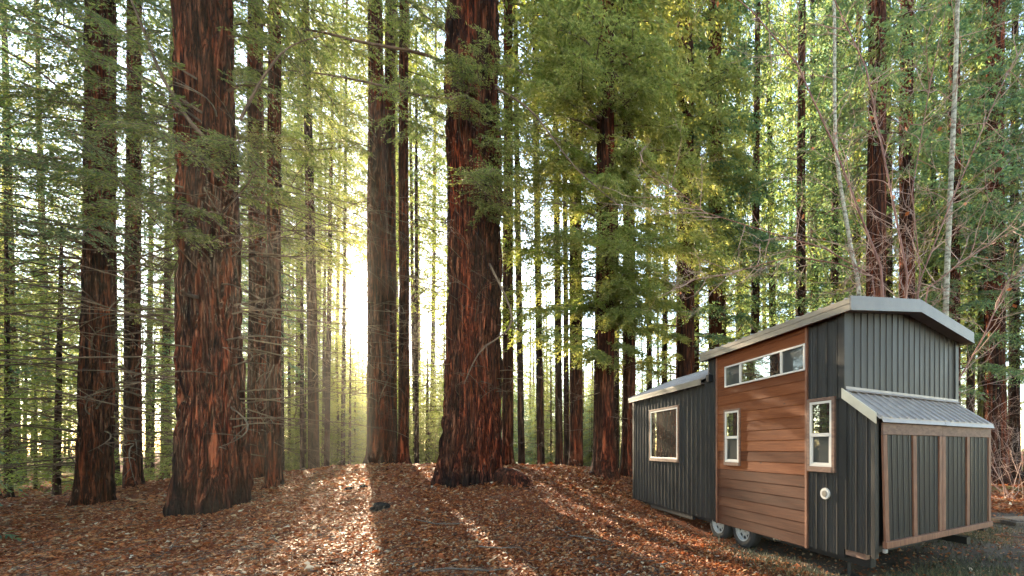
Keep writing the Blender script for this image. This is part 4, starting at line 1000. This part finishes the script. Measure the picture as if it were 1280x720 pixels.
mb = MB(); mb.prism([(-.055, 0, BT + .03), (-.055, -BD - .03, BT + .03 - sl * (BD + .03)), (-.055, -BD - .03, BT - .11 - sl * (BD + .03)), (-.055, 0, BT - .11)], (0, 0, 0), (.022, 0, 0)); mb.build('barge_board', M['cream'], lr)
# bay front: two framed doors, slightly out of square as in use
yf = -BD - .02; zt0, zb0 = BE - .085, .60
doors = MB(); doors.box((.075, yf - .03, BE - .225), (W_ / 2 - .003, yf, BE - .075)); hd = doors.build('bay_header', M['trim_dark'], house, bevel=.004)
doors = MB(); doors.box((W_ / 2 + .003, yf - .028, BE - .225), (W_ - .0, yf + .002, BE - .077)); doors.build('bay_header', M['trim_dark'], house, bevel=.004)
def quadbox(mb, a, b, c, d, y0, y1):
    """a,b,c,d = (x,z) corners"""
    mb.prism([(p[0], y0, p[1]) for p in (a, b, c, d)], (0, 0, 0), (0, y1 - y0, 0))
zh = BE - .228; zr = .685; zr0 = .60
xs_t = [.08, .165]; lean = .055
def bay_door(xa, xb, la, wl, wm, wr):
    """door between xa and xb; la = lean of the left stile foot"""
    ribs = MB(); n = 0
    root = None
    rb_ = ribbed(xa + .02, xb - .02, zr - .02, lambda s: zh, lambda s, d_, z: (s + la * (1 - (z - zr) / (zh - zr)) * (1 - (s - xa) / (xb - xa)), yf - .004 - d_, z), .13, .028, .014, .05)
    root = rb_.build('bay_door', M['metal'], house)
    mb = MB(); quadbox(mb, (xa, zh), (xa + wl, zh), (xa + wl + la, zr), (xa + la, zr), yf - .030, yf + .004); mb.build('stile', M['trim'], root, bevel=.004)
    xm = (xa + xb) / 2
    mb = MB(); quadbox(mb, (xm - wm / 2, zh), (xm + wm / 2, zh), (xm + wm / 2 + la * .45, zr), (xm - wm / 2 + la * .45, zr), yf - .030, yf + .004); mb.build('stile', M['trim'], root, bevel=.004)
    mb = MB(); quadbox(mb, (xb - wr, zh), (xb, zh), (xb, zr), (xb - wr, zr), yf - .030, yf + .004); mb.build('stile', M['trim'], root, bevel=.004)
    mb = MB(); quadbox(mb, (xa + la - .012, zr + .001), (xb, zr + .001), (xb, zr0), (xa + la - .012, zr0), yf - .055, yf + .01); mb.build('bottom_rail', M['trim'], root, bevel=.005)
bay_door(.075, W_ / 2 - .004, .055, .085, .085, .085)
bay_door(W_ / 2 + .004, W_ - .0, 0, .085, .085, .085)
# latch at the foot of the bay
mb = MB(); mb.box((.06, yf - .07, .555), (.11, yf - .03, .60)); mb.tube([(.085, yf - .075, .578), (.085, yf - .05, .578)], .012, 8); mb.build('latch', M['zinc'], house)
for i, x in enumerate((.35, 1.3, 2.7)):
    mb = MB(); mb.tube([(x, -BD + .12, .56), (x, -BD + .12, .47)], .008, 8); mb.tube([(x - .03, -BD + .12, .50), (x + .03, -BD + .12, .50)], .006, 6); mb.build('hanging_hook', M['stick'], house)

# trailer chassis, skids, axle and wheels
mb = MB(); mb.box((.16, -.3, .28), (.28, L_ - .3, .40)); mb.box((W_ - .28, -.3, .28), (W_ - .16, L_ - .3, .40))
for y in (0.1, 1.4, 2.6, 3.8, 5.0, 6.2, 7.0): mb.box((.28, y, .30), (W_ - .28, y + .08, .39))
mb.box((.04, .02, .36), (W_ - .04, L_ - .05, .425)); mb.build('chassis', M['black'], house)
mb = MB(); mb.box((.02, 4.1, .27), (.10, 6.3, .40)); mb.build('side_sill', M['black'], house)
mb = MB(); mb.box((.02, -.33, .42), (.10, -.01, .495)); mb.build('sill_block', M['trim_dark'], house)
def wheel(y, xc=.15):
    root_m = MB(); n = 40; r = .345; w = .20
    def ring(mb, prof, x0):
        k = len(mb.v)
        for i in range(n):
            a = 2 * pi * i / n
            for (q, rr) in prof: mb.v.append((x0 + q, y + rr * cos(a), r + rr * sin(a)))
        m_ = len(prof)
        for i in range(n):
            j = (i + 1) % n
            for t in range(m_ - 1): mb.f.append((k + i * m_ + t, k + j * m_ + t, k + j * m_ + t + 1, k + i * m_ + t + 1)); mb.m.append(0)
    t = MB(); ring(t, [(-.0, .20), (-.012, .23), (-.014, .29), (.01, .33), (.03, r), (w - .03, r), (w - .01, .33), (w, .23), (w - .01, .2)], xc - w / 2)
    o = t.build('wheel', M['rubber'], house, True)
    t = MB(); ring(t, [(.02, .205), (-.012, .205), (-.012, .188), (.02, .182), (.035, .168), (.055, .165)], xc - w / 2)
    k = 8
    for i in range(k):                                     # spoked disc with round-cornered windows
        a0, a1 = 2 * pi * (i + .28) / k, 2 * pi * (i + .72) / k; s = 5
        for j in range(s):
            b0 = a0 + (a1 - a0) * j / s; b1 = a0 + (a1 - a0) * (j + 1) / s
            X = xc - w / 2 + .045
            t.poly([(X, y + .10 * cos(b0), r + .10 * sin(b0)), (X, y + .10 * cos(b1), r + .10 * sin(b1)), (X + .01, y + .168 * cos(b1), r + .168 * sin(b1)), (X + .01, y + .168 * cos(b0), r + .168 * sin(b0))])
    X = xc - w / 2 + .045
    t.tube([(X, y, r), (X + .004, y, r)], [.11, .11], 28); t.tube([(X - .03, y, r), (X + .002, y, r)], [.03, .04], 16)
    t.build('rim', M['rim'], o, False)
    t = MB(); t.tube([(xc - w / 2 + .075, y, r), (xc + w / 2 - .02, y, r)], .17, 24); t.build('brake_drum', M['black'], o)
yw1, _ = yz(898, 660, .05); yw2, _ = yz(928.5, 668, .05)
print('wheels', yw1, yw2)
wheel(yw1); wheel(yw2); wheel(yw1, W_ - .15); wheel(yw2, W_ - .15)
mb = MB(); mb.tube([(.2, yw2 - .75, .33), (.2, yw2 - 1.1, .345)], .045, 14); mb.tube([(.2, yw2 - .72, .33), (.2, yw2 - .75, .33)], .055, 14); mb.build('drain_pipe', M['vinyl'], house)
for yj in (.15, L_ - .5):                                   # corner stabiliser jacks
    mb = MB(); mb.tube([(.3, yj, .38), (.3, yj, .06)], .03, 10); mb.box((.2, yj - .1, .02), (.4, yj + .1, .06)); mb.build('stabiliser_jack', M['black'], house)

# ------------------------------------------------------------------ air
def haze():
    mb = MB(); mb.box((-120, -40, -3), (150, 160, 90)); o = mb.build('haze', None)
    m, nt, out = new_mat('haze'); v = nt.nodes.new('ShaderNodeVolumePrincipled')
    v.inputs['Color'].default_value = (1, .93, .80, 1); v.inputs['Density'].default_value = HAZE_D; v.inputs['Anisotropy'].default_value = .6
    nt.links.new(v.outputs[0], out.inputs['Volume']); o.data.materials.clear(); o.data.materials.append(m)
    tag(o, 'thin golden morning haze hanging between the trunks', 'haze', kind='stuff')
HAZE_D = .0004
if HAZE_D: haze()

# ------------------------------------------------------------------ light, sky, camera
w = bpy.data.worlds.new('World'); SC.world = w; w.use_nodes = True; nt = w.node_tree; nt.nodes.clear()
sky = nt.nodes.new('ShaderNodeTexSky'); sky.sky_type = 'NISHITA'; sky.sun_disc = False; sky.sun_elevation = SUN_EL; sky.sun_rotation = SUN_AZ
sky.air_density = 1.0; sky.dust_density = .15; sky.ozone_density = 1.0
bg = nt.nodes.new('ShaderNodeBackground'); bg.inputs['Strength'].default_value = .15
o = nt.nodes.new('ShaderNodeOutputWorld'); nt.links.new(sky.outputs[0], bg.inputs[0]); nt.links.new(bg.outputs[0], o.inputs[0])
sl_ = bpy.data.lights.new('sun', 'SUN'); sl_.energy = 4.5; sl_.angle = R(.6); sl_.color = (1, .86, .66)
so = bpy.data.objects.new('sun', sl_); COL.objects.link(so)
d = Vector((sin(SUN_AZ) * cos(SUN_EL), cos(SUN_AZ) * cos(SUN_EL), sin(SUN_EL)))
so.rotation_euler = (-d).to_track_quat('-Z', 'Y').to_euler(); so.location = (0, 0, 60)

cam = bpy.data.cameras.new('camera'); co = bpy.data.objects.new('camera', cam); COL.objects.link(co)
co.location = (0, 0, HCAM); co.rotation_euler = (pi / 2, 0, 0)
cam.sensor_width = 36; cam.sensor_fit = 'HORIZONTAL'; cam.lens = F / 1280 * 36; cam.shift_x = (640 - CX) / 1280; cam.shift_y = (HY - 360) / 1280
cam.clip_start = .05; cam.clip_end = 2000; SC.camera = co
SC.view_settings.view_transform = 'Standard'; SC.view_settings.look = 'None'; SC.view_settings.gamma = 1; SC.view_settings.exposure = EXPO if 'EXPO' in globals() else 3.05
SC.view_settings.use_white_balance = True; SC.view_settings.white_balance_temperature = 7300
SC.render.engine = 'CYCLES'
cy = SC.cycles; cy.max_bounces = 6; cy.diffuse_bounces = 3; cy.glossy_bounces = 3; cy.transmission_bounces = 4; cy.volume_bounces = 0; cy.transparent_max_bounces = 4
cy.use_denoising = True; cy.use_adaptive_sampling = True; cy.adaptive_threshold = .02; cy.sample_clamp_indirect = 6; cy.caustics_reflective = False; cy.caustics_refractive = False
SC.render.use_persistent_data = False
